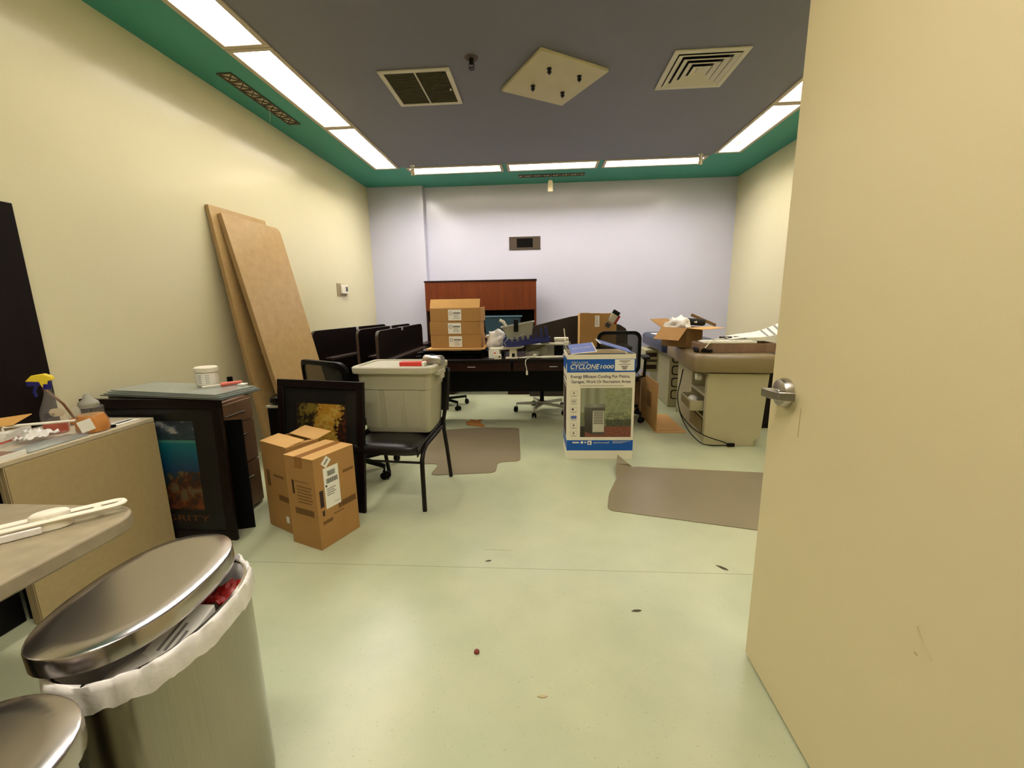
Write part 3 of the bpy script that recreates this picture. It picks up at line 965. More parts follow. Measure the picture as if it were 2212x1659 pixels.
for k in range(4):
    MB().box(-.395 + .012 * k, .425 - .01 * k, -.145 + .006 * k, .125, k * .008, k * .008 + .006, M['cleargloss'] if k else M['sheetgrey'], Matrix.Rotation(-.015 * k, 4, 'Z')).build('sheet', t, bevel=.001)
# little risers hold them: thin board beneath
tag(MB().box(-2.50, -1.93, 2.24, 2.55, .7430, .8185, M['sheetgrey']).build('grey_case', bevel=.004), 'flat grey case between the drawer cabinet and the plastic sheets', 'case')
ZS = .8195 + .0305
t = thing('white_supply_tub', 'white plastic tub with screw lid and printed label on the plastic sheets', 'tub', (-1.955, 2.335, ZS + .0005))
MB().lathe([(.052, 0), (.056, .008), (.055, .055), (.047, .082)], M['white'], 28).build('tub', t, smooth=40)
MB().lathe([(.059, .083), (.060, .106), (.055, .112)], M['white'], 28).build('lid', t, smooth=40)
mb = MB()
mb.add([(.0561 * math.cos(-2.9 + q * .1), .0561 * math.sin(-2.9 + q * .1), z) for z in (.012, .078) for q in range(29)], [(q, q + 1, 30 + q, 29 + q) for q in range(28)], M['paper'])
for a0 in (-1.75, -1.05, -2.5):
    for k in range(5):
        for q in range(3):
            aa = a0 + q * .12; ab = aa + .08
            z = .02 + k * .011
            mb.add([(.0565 * math.cos(aa), .0565 * math.sin(aa), z), (.0565 * math.cos(ab), .0565 * math.sin(ab), z), (.0563 * math.cos(ab), .0563 * math.sin(ab), z + .004), (.0563 * math.cos(aa), .0563 * math.sin(aa), z + .004)], [(0, 1, 2, 3)], M['greyink'])
mb.build('label_print', t)
t = thing('red_handled_tool', 'small tool with a red and pink grip lying on the plastic sheets', 'tool', (-1.845, 2.29, ZS + .012), .95)
MB().tube([(-.09, 0, 0), (0, 0, 0)], .005, M['white'], 8).build('shaft', t, smooth=40)
MB().tube([(0, 0, 0), (.01, 0, 0), (.05, 0, 0), (.11, 0, .0)], [.009, .013, .011, .010], M['pinkrub'], 12).build('grip', t, smooth=50)
tag(MB().box(-1.76, -1.72, 2.31, 2.35, ZS + .0008, ZS + .012, M['paper']).build('white_clip', bevel=.002), 'small white clip at the corner of the plastic sheets', 'clip')

# black bin with grey shelf and glossy black gear behind the leaf picture
t = thing('black_storage_box', 'tall black box with a grey top behind the leaf picture', 'box', (-1.865, 2.70, 0))
MB().box(0, .21, 0, .14, .002, .62, M['black']).build('body', t, bevel=.004)
MB().prism(rrect(-.012, .215, -.008, .150, .02), .621, .636, M['tote']).build('top', t, bevel=.002)
t = thing('black_gloss_device', 'glossy black lumpy device resting on the black box', 'device', (-1.775, 2.765, .637))
mb = MB().lathe([(.05, 0), (.075, .02), (.07, .05), (.03, .07)], M['blackgloss'], 18, Matrix.Translation((-.03, 0, 0)), 1, .9)
mb.lathe([(.05, 0), (.07, .02), (.06, .06), (.03, .085)], M['blackgloss'], 18, Matrix.Translation((.06, .02, 0)), .9, 1)
mb.build('body', t, smooth=50)
tag(MB().box(-1.935, -1.895, 2.555, 2.588, .7430, .80, M['black']).build('black_cube', bevel=.004), 'small black cube on the back corner of the drawer cabinet', 'cube').location = (0.0, 0, 0)


# ------------------------------------------------------------------ leaning boards
def lean_board(name, label, y0, y1, z1, xt, xf, th, notch):
    L = math.hypot(z1, xt - xf)
    ex = Vector((0, 1, 0)); ey = Vector((xt - xf, 0, z1)).normalized()
    # local z = ex x ey = (+z component...) faces the room
    T = frameT((xf, y0, 0.002), ex, ey)
    mb = MB()
    poly = rrect(0, y1 - y0, 0, L, notch, 6, (1, 0, 0, 0))
    n = len(poly)
    mb.prism(poly, -th, 0, M['birch'])
    mb.slot(M['birchedge'])
    for i in range(2, 2 + n):
        mb.m[i] = 1
    o = mb.build(name, T=T, bevel=.0015)
    return tag(o, label, 'board', 'pale wood boards leaning on the left wall')


lean_board('leaning_board', 'pale wood board leaning on the left wall, front one with a rounded corner', 3.355, 4.115, 2.025, -2.488, -2.07, .038, .06)
lean_board('leaning_board', 'pale wood board leaning on the left wall, rear one partly hidden', 3.285, 3.975, 2.075, -2.532, -2.28, .030, .004)
o = MB().lathe([(.0, 0), (.028, .01), (.034, .03), (.024, .055), (.004, .065)], M['bag'], 10, None, 1, 1, False).build('white_paper_wad', smooth=50)
o.location = (-2.295, 3.40, .905)
tag(o, 'small white wad stuck between the two leaning boards', 'wad')
tag(MB().box(XL + .003, XL + .03, 3.26, 3.29, .001, .74, M['black']).build('black_strip'), 'thin black strip standing against the wall behind the leaning boards', 'strip')


# ------------------------------------------------------------------ cartons on the floor
def inkpatch(mb, plane, u0, u1, z0, z1, m=None):
    m = m or M['ink']
    if plane == 'y':
        mb.box(u0, u1, -.0006, -.0001, z0, z1, m)
    else:
        mb.box(-.0006, -.0001, u0, u1, z0, z1, m)


t = thing('moving_carton', 'tall brown carton taped shut with a white shipping label, nearest to the camera', 'box', (-1.182, 2.011, 0), math.radians(68.3), 'tall brown cartons on the floor')
t.location.z = .001
a, c, h = .273, .222, .512
mb = MB().box(0, a, 0, c, 0, h, M['card'])
# printing
inkpatch(mb, 'y', .185, .262, .375, .392)
inkpatch(mb, 'y', .02, .044, .235, .33, M['inkdark'])
inkpatch(mb, 'y', .028, .042, .185, .215, M['inkdark'])
inkpatch(mb, 'y', .135, .262, .185, .222)
for k in range(9):
    inkpatch(mb, 'y', .142 + k * .013, .146 + k * .013, .19, .217, M['inkdark'])
inkpatch(mb, 'y', .025, .09, .135, .155)
inkpatch(mb, 'y', .10, .17, .165, .172)
inkpatch(mb, 'x', .045, .16, .375, .379)
inkpatch(mb, 'x', .165, .18, .30, .38, M['inkdark'])
for k in range(6):
    inkpatch(mb, 'x', .03 + .01 * (k % 2), .145, .345 - k * .018, .351 - k * .018)
inkpatch(mb, 'x', .03, .175, .185, .222)
for k in range(9):
    inkpatch(mb, 'x', .04 + k * .014, .045 + k * .014, .19, .217, M['inkdark'])
mb.build('carton', t, bevel=.003)
mb = MB()
mb.box(-.002, a + .002, .0, c / 2 - .001, h + .0005, h + .004, M['cardin'])
mb.box(-.002, a + .002, c / 2 + .001, c, h + .0005, h + .004, M['cardin'])
mb.build('flaps', t, bevel=.001)
MB().box(-.003, a + .003, c / 2 - .024, c / 2 + .024, h + .0045, h + .0055, M['tape']).box(a + .0035, a + .0045, c / 2 - .024, c / 2 + .024, h - .05, h + .005, M['tape']).box(-.0045, -.0035, c / 2 - .024, c / 2 + .024, h - .05, h + .005, M['tape']).build('packing_tape', t)
lb = MB().box(.055, .155, -.0015, -.0008, .215, .445, M['paper'])
for k in range(14):
    lb.box(.080 + k * .0038, .0815 + k * .0038 + (k % 3) * .0006, -.0020, -.0016, .395, .425, M['barcode'])
for k in range(20):
    lb.box(.070 + k * .0038, .0715 + k * .0038 + (k % 4) * .0005, -.0020, -.0016, .355, .382, M['barcode'])
for k in range(4):
    lb.box(.068, .128 - (k % 2) * .012, -.0020, -.0016, .322 - k * .012, .327 - k * .012, M['greyink'])
lb.box(.062, .073, -.0020, -.0016, .338, .348, M['black'])
lb.box(.11, .148, -.0020, -.0016, .235, .238, M['greyink'])
tag(lb.build('shipping_label', t), 'white shipping label with barcodes')
tag(MB().box(-.026, .026, -.0015, -.0008, -.021, .021, M['paper']).box(-.018, .018, -.002, -.0016, -.004, .006, M['greyink']).build('small_label', t, T=Matrix.Translation((.080, 0, .478)) @ Matrix.Rotation(-.75, 4, 'Y')), 'small tilted white label')

t = thing('open_carton', 'tall brown carton with open top flaps, standing behind the taped carton', 'box', (-1.412, 2.155, .001), math.radians(62), 'tall brown cartons on the floor')
a, c, h = .20, .265, .525
mb = MB()
th = .005
mb.box(0, a, 0, c, 0, .006, M['card'])
mb.box(0, a, 0, th, .006, h, M['card']); mb.box(0, a, c - th, c, .006, h, M['card'])
mb.box(0, th, th, c - th, .006, h, M['card']); mb.box(a - th, a, th, c - th, .006, h, M['card'])
inkpatch(mb, 'x', .03, .13, .19, .225)
inkpatch(mb, 'x', .20, .235, .26, .36)
inkpatch(mb, 'x', .06, .16, .33, .345)
inkpatch(mb, 'x', .05, .08, .06, .10, M['paper'])
mb.build('carton', t, bevel=.002)
MB().box(0, .115, 0, c, -.002, .002, M['cardin']).build('front_flap', t, T=Matrix.Translation((0, 0, h + .003)) @ Matrix.Rotation(-.12, 4, 'Y'))
MB().box(0, .11, 0, c, -.002, .002, M['cardin']).build('back_flap', t, T=Matrix.Translation((a, 0, h + .003)) @ Matrix.Rotation(-.22, 4, 'Y') @ Matrix.Translation((-.02, 0, 0)))
MB().box(0, .10, 0, a, -.002, .002, M['cardin']).build('side_flap', t, T=Matrix.Translation((0, 0, h + .003)) @ Matrix.Rotation(PI / 2, 4, 'Z') @ Matrix.Scale(-1, 4, (0, 1, 0)) @ Matrix.Rotation(.25, 4, 'Y'))
o = MB().lathe([(.02, 0), (.05, .02), (.05, .05), (.02, .07)], M['bag'], 10, None, 1.1, .9).build('packing_paper', None, smooth=60)
o.location = (-1.49, 2.33, .45)
tag(o, 'crumpled pale paper inside the open carton', 'paper')

# ------------------------------------------------------------------ stacking chair with tote
t = thing('stacking_chair', 'black vinyl stacking chair with slim dark legs carrying the grey tote', 'chair', (-.994, 2.494, .0), -.092)
seat = MB()
prof = [(-.025, .375), (-.040, .40), (-.032, .430), (.0, .448), (.07, .452), (.30, .448), (.44, .452), (.45, .44), (.44, .40), (.05, .370)]
vs = []; N = 12
for k in range(N + 1):
    x = -.232 + .464 * k / N
    e = 1 - .0 * abs(x)
    rd = .03 * (abs(x) / .232) ** 6
    for (y, z) in prof:
        zz = z - (rd if z > .43 else 0)
        vs.append((x, y + (rd if y < 0 else 0), zz))
P_ = len(prof)
fs = [(k * P_ + i, k * P_ + (i + 1) % P_, (k + 1) * P_ + (i + 1) % P_, (k + 1) * P_ + i) for k in range(N) for i in range(P_)]
fs += [tuple(range(P_)), tuple(range(N * P_, (N + 1) * P_))]
seat.add(vs, fs, M['vinyl'])
seat.build('seat', t, smooth=55)
for s in (-1, 1):
    MB().tube([(s * .252, 0, .001), (s * .252, 0, .30), (s * .252, .006, .345), (s * .250, .035, .385), (s * .248, .09, .41), (s * .247, .30, .432), (s * .247, .42, .44)], .0145, M['darkmetal'], 12).build('leg', t, smooth=50)
    MB().tube([(s * .252, .565, .001), (s * .250, .50, .27), (s * .247, .465, .40), (s * .250, .45, .47), (s * .272, .475, .62), (s * .278, .525, .82)], .0145, M['darkmetal'], 12).build('leg', t, smooth=50)
    MB().prism([(-.035, .372), (-.03, .425), (.0, .43), (.40, .47), (.46, .50), (.46, .45), (.40, .425), (.0, .385)], -.005, .005, M['vinyl'], Matrix.Translation((s * .2385, 0, 0)) @ Matrix.Rotation(PI / 2, 4, 'Z') @ ROTX90).build('side_panel', t, bevel=.003)
MB().tube([(-.25, .0, .325), (.25, .0, .325)], .008, M['darkmetal'], 8).build('stretcher', t, smooth=50)
mb = MB()
mb.grid(lambda a, c: ((a - .5) * .555, .488 + .085 * c - .018 * (1 - (2 * a - 1) ** 2) * -1, .54 + .30 * c), 8, 6, M['vinyl'])
mb.build('backrest', t, solid=.035, bevel=.008, smooth=50)

t = thing('storage_tote', 'large grey lidded storage tote sitting on the black stacking chair', 'tote', (-.955, 2.840, .4535), -.05)
t.scale = (.97, .95, 1.045)
mb = MB()
def rr(x, y, rad): return rrect(-x, x, -y, y, rad, 5)
def loft(mb, secs, m, cap0=True, cap1=True, T=None):
    n = len(secs[0][0]); vs = []
    for poly, z in secs:
        vs += [(p[0], p[1], z) for p in poly]
    fs = []
    for L_ in range(len(secs) - 1):
        for i in range(n):
            fs.append((L_ * n + i, L_ * n + (i + 1) % n, (L_ + 1) * n + (i + 1) % n, (L_ + 1) * n + i))
    if cap0: fs.append(tuple(range(n))[::-1])
    if cap1: fs.append(tuple(range((len(secs) - 1) * n, len(secs) * n)))
    return mb.add(vs, fs, m, T)
loft(mb, [(rr(.225, .145, .03), 0), (rr(.233, .153, .035), .02), (rr(.245, .168, .04), .28), (rr(.252, .176, .04), .285), (rr(.258, .182, .04), .385), (rr(.262, .186, .04), .392)], M['tote'])
mb.build('tub', t, smooth=30)
mb = MB()
for x in (-.17, -.02, .12):
    w0 = .052
    loft(mb, [([(x - w0, -.1555), (x + w0 * .95, -.1555), (x + w0 * .95, -.150), (x - w0, -.150)], .03), ([(x - w0 - .004, -.1745), (x + w0, -.1745), (x + w0, -.166), (x - w0 - .004, -.166)], .28)], M['tote'])
mb.build('ribs', t, bevel=.002)
mb = MB()
loft(mb, [(rr(.282, .204, .045), .388), (rr(.286, .208, .045), .395), (rr(.288, .210, .045), .425), (rr(.280, .202, .045), .432), (rr(.255, .178, .04), .433), (rr(.250, .173, .04), .424)], M['totelid'])
mb.build('lid', t, smooth=30)
mb = MB().box(.262, .300, -.10, .06, .365, .395, M['totelid']).box(.285, .303, -.06, .02, .335, .366, M['totelid'])
mb.build('handle', t, bevel=.004)
ZT = .4535 + .4245 * 1.045 + .0005
t = thing('red_box', 'small flat red and white box lying on the grey tote lid', 'box', (-.855, 2.74, ZT), -.03)
MB().box(-.075, .075, -.028, .028, 0, .030, M['red']).box(.0752, .095, -.028, .028, 0, .030, M['paper']).build('box', t, bevel=.005)
t = thing('metal_cylinder', 'cream and silver metal cylinder lying on the grey tote lid', 'canister', (-.72, 2.80, ZT + .032), -.35)
MB().lathe([(.03, -.07), (.032, -.066), (.032, .066), (.030, .07)], M['satin'], 24, Matrix.Rotation(PI / 2, 4, 'Y')).build('canister', t, smooth=40)
MB().box(-.03, .01, -.008, .008, .0325, .037, M['black']).build('slot', t, bevel=.001)


# ------------------------------------------------------------------ office chairs
def office_chair(label, loc, rz, metal, seatz=.47, backh=.46, backz=.58, arms=False, meshy=True, bw=.235, tilt=.12, brot=.3):
    t = thing('office_chair', label, 'chair', loc, rz, 'rolling office chairs')
    hub = MB().lathe([(.045, .09), (.05, .13)], metal, 16).lathe([(.026, .13), (.026, .28)], M['black'], 14).lathe([(.016, .28), (.016, seatz - .06)], M['chrome'], 12).box(-.09, .09, -.09, .09, seatz - .06, seatz - .035, M['black'])
    hub.build('column', t, smooth=35)
    for k in range(5):
        an = 2 * PI * k / 5 + brot
        R_ = Matrix.Rotation(an, 4, 'Z')
        b_ = MB().prism([(.04, -.022), (.31, -.012), (.31, .012), (.04, .022)], .088, .118, metal, R_).build('leg', t, bevel=.005)
        mb = MB()
        for s in (-.016, .016):
            mb.lathe([(.020, -.009), (.028, -.006), (.028, .006), (.020, .009)], M['black'], 18, R_ @ Matrix.Translation((.315, s, .029)) @ Matrix.Rotation(.5, 4, 'Z') @ Matrix.Rotation(PI / 2, 4, 'X'))
        mb.lathe([(.008, .03), (.008, .092)], metal, 10, R_ @ Matrix.Translation((.305, 0, 0)))
        mb.box(.29, .335, -.006, .006, .03, .064, M['black'], R_)
        mb.build('castor', b_, smooth=35)
    MB().prism(rrect(-.24, .24, -.25, .22, .09, 6), seatz - .034, seatz + .03, M['vinyl']).build('seat', t, bevel=.02, segs=3)
    T = Matrix.Translation((0, .235, backz)) @ Matrix.Rotation(-tilt, 4, 'X')
    outer = rrect(-bw, bw, 0, backh, .08, 6)
    inner = rrect(-bw + .032, bw - .032, .032, backh - .032, .06, 6)
    n = len(outer)
    cur = lambda p, d: (p[0], d + .05 * (p[0] / bw) ** 2 * -1, p[1])
    mb = MB()
    vs = [cur(p, .0) for p in outer] + [cur(p, .0) for p in inner] + [cur(p, .028) for p in outer] + [cur(p, .028) for p in inner]
    fs = []
    for i in range(n):
        j = (i + 1) % n
        fs += [(i, j, n + j, n + i), (2 * n + i, 3 * n + i, 3 * n + j, 2 * n + j), (i, 2 * n + i, 2 * n + j, j), (n + i, n + j, 3 * n + j, 3 * n + i)]
    mb.add(vs, fs, M['black'], T)
    mb.build('back_frame', t, smooth=40)
    mb = MB()
    K = 10
    def gm(a_, c_):
        x = (-bw + .02) + (2 * bw - .04) * a_; z = .02 + (backh - .04) * c_
        # squeeze into rounded corners
        ed = min(z - .0, backh - z)
        if ed < .06: x *= (bw - .035 + .035 * math.sin(ed / .06 * PI / 2)) / bw
        return cur((x, z), .014)
    mb.grid(gm, K, K, M['meshsee'] if meshy else M['vinyl'], T)
    mb.build('mesh_back' if meshy else 'back_pad', t, smooth=60)
    MB().tube([(0, .10, seatz - .045), (0, .25, seatz - .04), (0, .285, seatz + .05), (0, .285, backz + .10)], .02, M['black'], 10, flat=.6).build('back_bracket', t, smooth=40)
    if arms:
        for s in (-1, 1):
            A = MB().tube([(s * .24, 0, seatz - .01), (s * .29, .0, seatz + .0), (s * .30, 0, seatz + .20)], .016, M['black'], 10).build('armrest', t, smooth=40)
            MB().prism(rrect(s * .30 - .04, s * .30 + .04, -.13, .11, .03, 4), seatz + .20, seatz + .225, M['mesh']).build('arm_pad', A, bevel=.006)
    return t


M['basesteel'] = mat('bright_base_metal', (200, 196, 184), .35, metal=.7, var=.02)
M['meshsee'] = mat('see_through_mesh_fabric', (44, 42, 32), 0.8, var=0.1, vscale=200, alpha=0.82)
office_chair('black mesh office chair seen from behind, beyond the leaf picture', (-1.45, 3.12, .001), PI - .50, M['black'], .46, .41, .505, False, True, .265, .06, math.radians(330) - (PI - .50))
office_chair('black office chair mostly hidden under the cluttered desk, just right of the grey tote', (-1.25, 5.25, .001), 0.2, M['black'], .46, .28, .52, False, True, .22)
office_chair('office chair on a chrome star base beneath the cluttered desk', (.01, 5.00, .001), 0.35, M['basesteel'], .46, .28, .52, False, True, .22)
office_chair('black mesh office chair with armrests between the blue and white box and the exam tables', (.84, 4.72, .001), PI - .12, M['black'], .48, .45, .54, True, True, .225, .05, math.radians(317) - (PI - .12))


# ------------------------------------------------------------------ folded nesting tables by the left corner
def nesting_table(label, p0, p1, ztop, rk, clipx):
    d = Vector((p1[0] - p0[0], p1[1] - p0[1], 0)); L = d.length; d.normalize()
    t = thing('folding_table', label, 'table', (p0[0], p0[1], 0), math.atan2(d.y, d.x), 'folded dark tables by the back left corner')
    # local x runs along the table, -y side faces the room (+X world)
    zb = ztop - .74
    poly = rrect(0, L, zb, ztop, .07, 6)
    mb = MB().prism(poly, -.016, .016, M['espresso'], ROTX90)
    n = len(poly)
    mb.slot(M['espressoedge'])
    for i in range(2, 2 + n): mb.m[i] = 1
    mb.build('tabletop', t, bevel=.003)
    MB().box(.16, L - .10, -.10, -.017, ztop - .31, ztop - .29, M['espressoedge']).box(.16, L - .10, -.10, -.09, ztop - .45, ztop - .311, M['espresso']).build('crossbeam', t, bevel=.003)
    for x in (.14, L - .14):
        mb = MB().box(x - .02, x + .02, .020, .06, .10, ztop - .12, M['black'])
        mb.box(x - .02, x + .02, -.22, .22, .065, .10, M['black'])
        for y in (-.20, .20):
            mb.lathe([(.022, -.01), (.030, -.006), (.030, .006), (.022, .01)], M['black'], 16, Matrix.Translation((x, y, .0315)) @ Matrix.Rotation(PI / 2, 4, 'X') @ Matrix.Rotation(PI / 2, 4, 'Y'))
        mb.build('leg', t, bevel=.003)
    MB().box(clipx, clipx + .05, -.02, .019, ztop - .004, ztop + .002, M['lilacclip']).box(clipx, clipx + .05, -.020, -.017, ztop - .035, ztop - .004, M['lilacclip']).build('clip', t)
    return t


M['lilacclip'] = mat('pale_clip', (176, 172, 176), .5, var=0)
nesting_table('dark folded table on edge, leftmost of the three and touching the left wall side', (-2.33, 4.19), (-2.07, 5.60), 1.048, 0, .75)
nesting_table('dark folded table on edge, middle of the three', (-1.90, 4.30), (-1.75, 5.62), 1.050, 0, .72)
nesting_table('dark folded table on edge, rightmost of the three next to the stacked boxes', (-1.595, 4.05), (-1.575, 5.55), 1.048, 0, .68)

# ------------------------------------------------------------------ cluttered desk in front
t = thing('cluttered_desk', 'wide dark desk with two thin drawers buried under clutter', 'desk', (0, 0, 0))
MB().box(-1.20, .62, 4.205, 4.93, .712, .740, M['espresso']).build('desktop', t, bevel=.004)
MB().box(-1.14, .56, 4.56, 4.58, .34, .711, M['black']).build('modesty_panel', t)
for x in (-1.17, .56):
    MB().box(x, x + .03, 4.30, 4.58, .002, .711, M['espresso']).build('end_panel', t, bevel=.002)
for (x0, x1) in ((-1.10, -.30), (-.28, .53)):
    d = MB().box(x0, x1, 4.225, 4.55, .62, .711, M['cherrydark']).build('drawer', t, bevel=.002)
    MB().tube([((x0 + x1) / 2 - .04, 4.21, .665), ((x0 + x1) / 2 + .04, 4.21, .665)], .004, M['satin'], 8).tube([((x0 + x1) / 2, 4.21, .665), ((x0 + x1) / 2, 4.2245, .665)], .003, M['satin'], 6).build('handle', d)

# ------------------------------------------------------------------ rear desk and cherry hutch
t = thing('hutch_desk', 'dark wood desk with pedestals against the back wall under the cherry hutch', 'desk', (0, 0, 0))
MB().box(-1.74, -.03, 5.93, 6.56, .712, .742, M['cherrydark']).build('desktop', t, bevel=.004)
for (x0, x1) in ((-1.71, -1.27), (-.475, -.06)):
    p = MB().box(x0, x1, 5.96, 6.54, .002, .711, M['cherrydark']).build('pedestal', t, bevel=.003)
    for (z0, z1) in ((.06, .36), (.37, .53), (.54, .70)):
        d = MB().box(x0 + .01, x1 - .01, 5.946, 5.9595, z0, z1, M['cherrydark']).build('drawer', p, bevel=.002)
MB().box(-1.269, -.476, 6.50, 6.52, .30, .711, M['black']).build('modesty_panel', t)
t = thing('cherry_hutch', 'reddish cherry wood hutch with two upper doors and an open dark shelf', 'hutch', (-.88, 6.39, .7430))
hw, hh = .815, .885
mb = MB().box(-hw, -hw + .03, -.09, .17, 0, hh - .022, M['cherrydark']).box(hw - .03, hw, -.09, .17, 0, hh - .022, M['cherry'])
mb.box(-hw + .03, hw - .03, .16, .17, 0, hh - .022, M['black']).box(-hw + .03, hw - .03, -.088, .159, .45, .47, M['cherrydark'])
mb.box(-.01, .01, -.085, .159, .471, hh - .022, M['cherrydark'])
mb.build('case', t, bevel=.002)
MB().box(-hw - .008, hw + .008, -.115, .175, hh - .021, hh, M['cherrydark']).build('top', t, bevel=.003)
for (x0, x1) in ((-hw + .003, -.001), (.001, hw - .003)):
    MB().box(x0, x1, -.108, -.0905, .452, hh - .023, M['cherry']).build('door', t, bevel=.001)
t = thing('blue_storage_tote', 'dusty blue plastic tote standing inside the cherry hutch', 'tote', (-.565, 6.405, .7440))
mb = MB()
loft(mb, [(rr(.235, .105, .03), 0), (rr(.265, .118, .03), .30), (rr(.27, .120, .03), .305), (rr(.272, .122, .03), .345)], M['bluetote'])
mb.build('tub', t, smooth=30)
mb = MB(); loft(mb, [(rr(.295, .135, .03), .347), (rr(.297, .137, .03), .352), (rr(.292, .132, .03), .368)], M['bluetote']); mb.build('lid', t, smooth=30)

# ------------------------------------------------------------------ stack on the left of the cluttered desk
zt = .7405
for k in range(4):
    t = thing('black_tray', 'flat black tray under the desk boxes, %s of four' % ['bottom one', 'second from the bottom', 'third from the bottom', 'topmost'][k], 'tray', (-.945 + (.0, .012, -.008, .01)[k], 4.60, zt + k * .0205), (.0, .02, -.015, .01)[k], 'black trays stacked on the desk')
    w_ = .345 - .012 * k
    mb = MB(); loft(mb, [(rrect(-w_ + .03, w_ - .03, -.25, .25, .03), 0), (rrect(-w_, w_, -.275, .27, .03), .015), (rrect(-w_ - .012, w_ + .012, -.288, .282, .03), .017), (rrect(-w_ - .012, w_ + .012, -.288, .282, .03), .020)], M['blackgloss'] if k % 2 else M['black'])
    mb.build('tray', t, smooth=30)
tag(MB().box(-.300, .325, -.205, .225, 0, .007, M['cardin']).build('cardboard_sheet'), 'flat cardboard sheet between the black trays and the stacked boxes', 'cardboard').location = (-.915, 4.61, .8230)
for k in range(3):
    t = thing('mailer_box', 'brown box with white label on the desk, %s of the stack of three' % ['bottom one', 'middle one', 'topmost'][k], 'box', (-.905 + (.0, -.006, .004)[k], 4.66, .8305 + k * .1405), (.0, .01, -.01)[k], 'labelled brown boxes stacked on the desk')
    MB().box(-.272, .272, -.16, .17, 0, .1395, M['card']).build('box', t, bevel=.003)
    lb = MB().box(-.075, .065, -.1612, -.1603, .012, .125, M['paper'])
    for j in range(5):
        lb.box(-.02, .055 - (j % 3) * .012, -.1618, -.1613, .078 - j * .012, .082 - j * .012, M['greyink'])
    lb.box(-.02, .055, -.1618, -.1613, .085, .094, M['barcode'])
    ring = oval(-.047, .085, .019, .019, 24, e=2)
    rin = oval(-.047, .085, .015, .015, 24, e=2)
    lb.add([(x, -.1618, z) for x, z in ring] + [(x, -.1618, z) for x, z in rin], [(i, (i + 1) % 24, 24 + (i + 1) % 24, 24 + i) for i in range(24)], M['barcode'])
    lb.box(-.055, -.039, -.1618, -.1613, .083, .087, M['greyink'])
    tag(lb.build('label', t), 'white label with a round emblem')
    if k == 2:
        MB().box(-.272, .262, 0, .105, -.002, .002, M['cardin']).build('open_flap', t, T=Matrix.Translation((0, -.15, .142)) @ Matrix.Rotation(1.05, 4, 'X'))
        MB().box(.262, .272, -.12, .17, .140, .146, M['cardin']).build('side_flap', t)

# ------------------------------------------------------------------ clutter on the desk
ZD = .7405


def blob(name, label, cat, loc, sx_, sy_, sz_, m, seed, amp=.25, sharp=2.0, n=26):
    mb = MB()
    vs = []; fs = []
    NV = n // 2
    for j in range(NV + 1):
        ph = PI * j / NV - PI / 2
        for k in range(n):
            th_ = 2 * PI * k / n
            d = Vector((math.cos(ph) * math.cos(th_), math.cos(ph) * math.sin(th_), math.sin(ph)))
            q = 1 + amp * mnoise.fractal(d * sharp + Vector((seed, 0, 0)), .7, 2.0, 3)
            vs.append((d.x * q * sx_, d.y * q * sy_, max(-sz_, d.z * q * sz_) + sz_))
    for j in range(NV):
        for k in range(n):
            fs.append((j * n + k, j * n + (k + 1) % n, (j + 1) * n + (k + 1) % n, (j + 1) * n + k))
    mb.add(vs, fs, m)
    o = mb.build(name, smooth=60)
    o.location = loc
    return tag(o, label, cat)


tag(MB().box(-.585, -.39, 4.48, 4.72, ZD, ZD + .055, M['black']).build('black_case', bevel=.004), 'black case under the white bag on the desk', 'case')
blob('white_plastic_bag', 'crumpled white plastic bag on the desk right of the stacked boxes', 'plastic bag', (-.495, 4.60, ZD + .0555), .112, .075, .100, M['bagsolid'], 3, .5, 1.6)
t = thing('white_card_box', 'small white card box with an orange dot on the desk', 'box', (-.475, 4.36, ZD), -.1)
MB().box(-.055, .055, -.05, .05, 0, .085, M['paper']).box(.0, .02, -.0506, -.0501, .045, .06, M['red']).build('box', t, bevel=.003)
tag(MB().box(-.10, .10, -.06, .06, 0, .016, M['white']).build('white_plastic_slab', bevel=.004), 'flat white plastic slab lying on the small white card box', 'slab').location = (-.43, 4.38, ZD + .0858)
t = thing('white_power_adapter', 'small white cube power adapter at the desk edge', 'adapter', (-.435, 4.26, ZD), .2)
MB().box(-.033, .033, -.028, .028, 0, .046, M['white']).box(.008, .022, -.0286, -.0281, .015, .032, M['black']).build('cube', t, bevel=.007)
t = thing('monitor_stand', 'white stand with a round top dish at the desk edge', 'stand', (-.285, 4.32, ZD), 0)
MB().box(-.075, .055, -.06, .06, 0, .010, M['white']).build('foot', t, bevel=.004)
MB().box(-.035, .040, -.02, .0, .0102, .095, M['white']).box(-.01, .02, -.0235, -.0202, .012, .05, M['black']).build('post', t, bevel=.003)
MB().lathe([(.05, .0955), (.10, .104), (.118, .120), (.112, .120), (.09, .108)], M['white'], 28, None, 1, .8).build('dish', t, smooth=40)
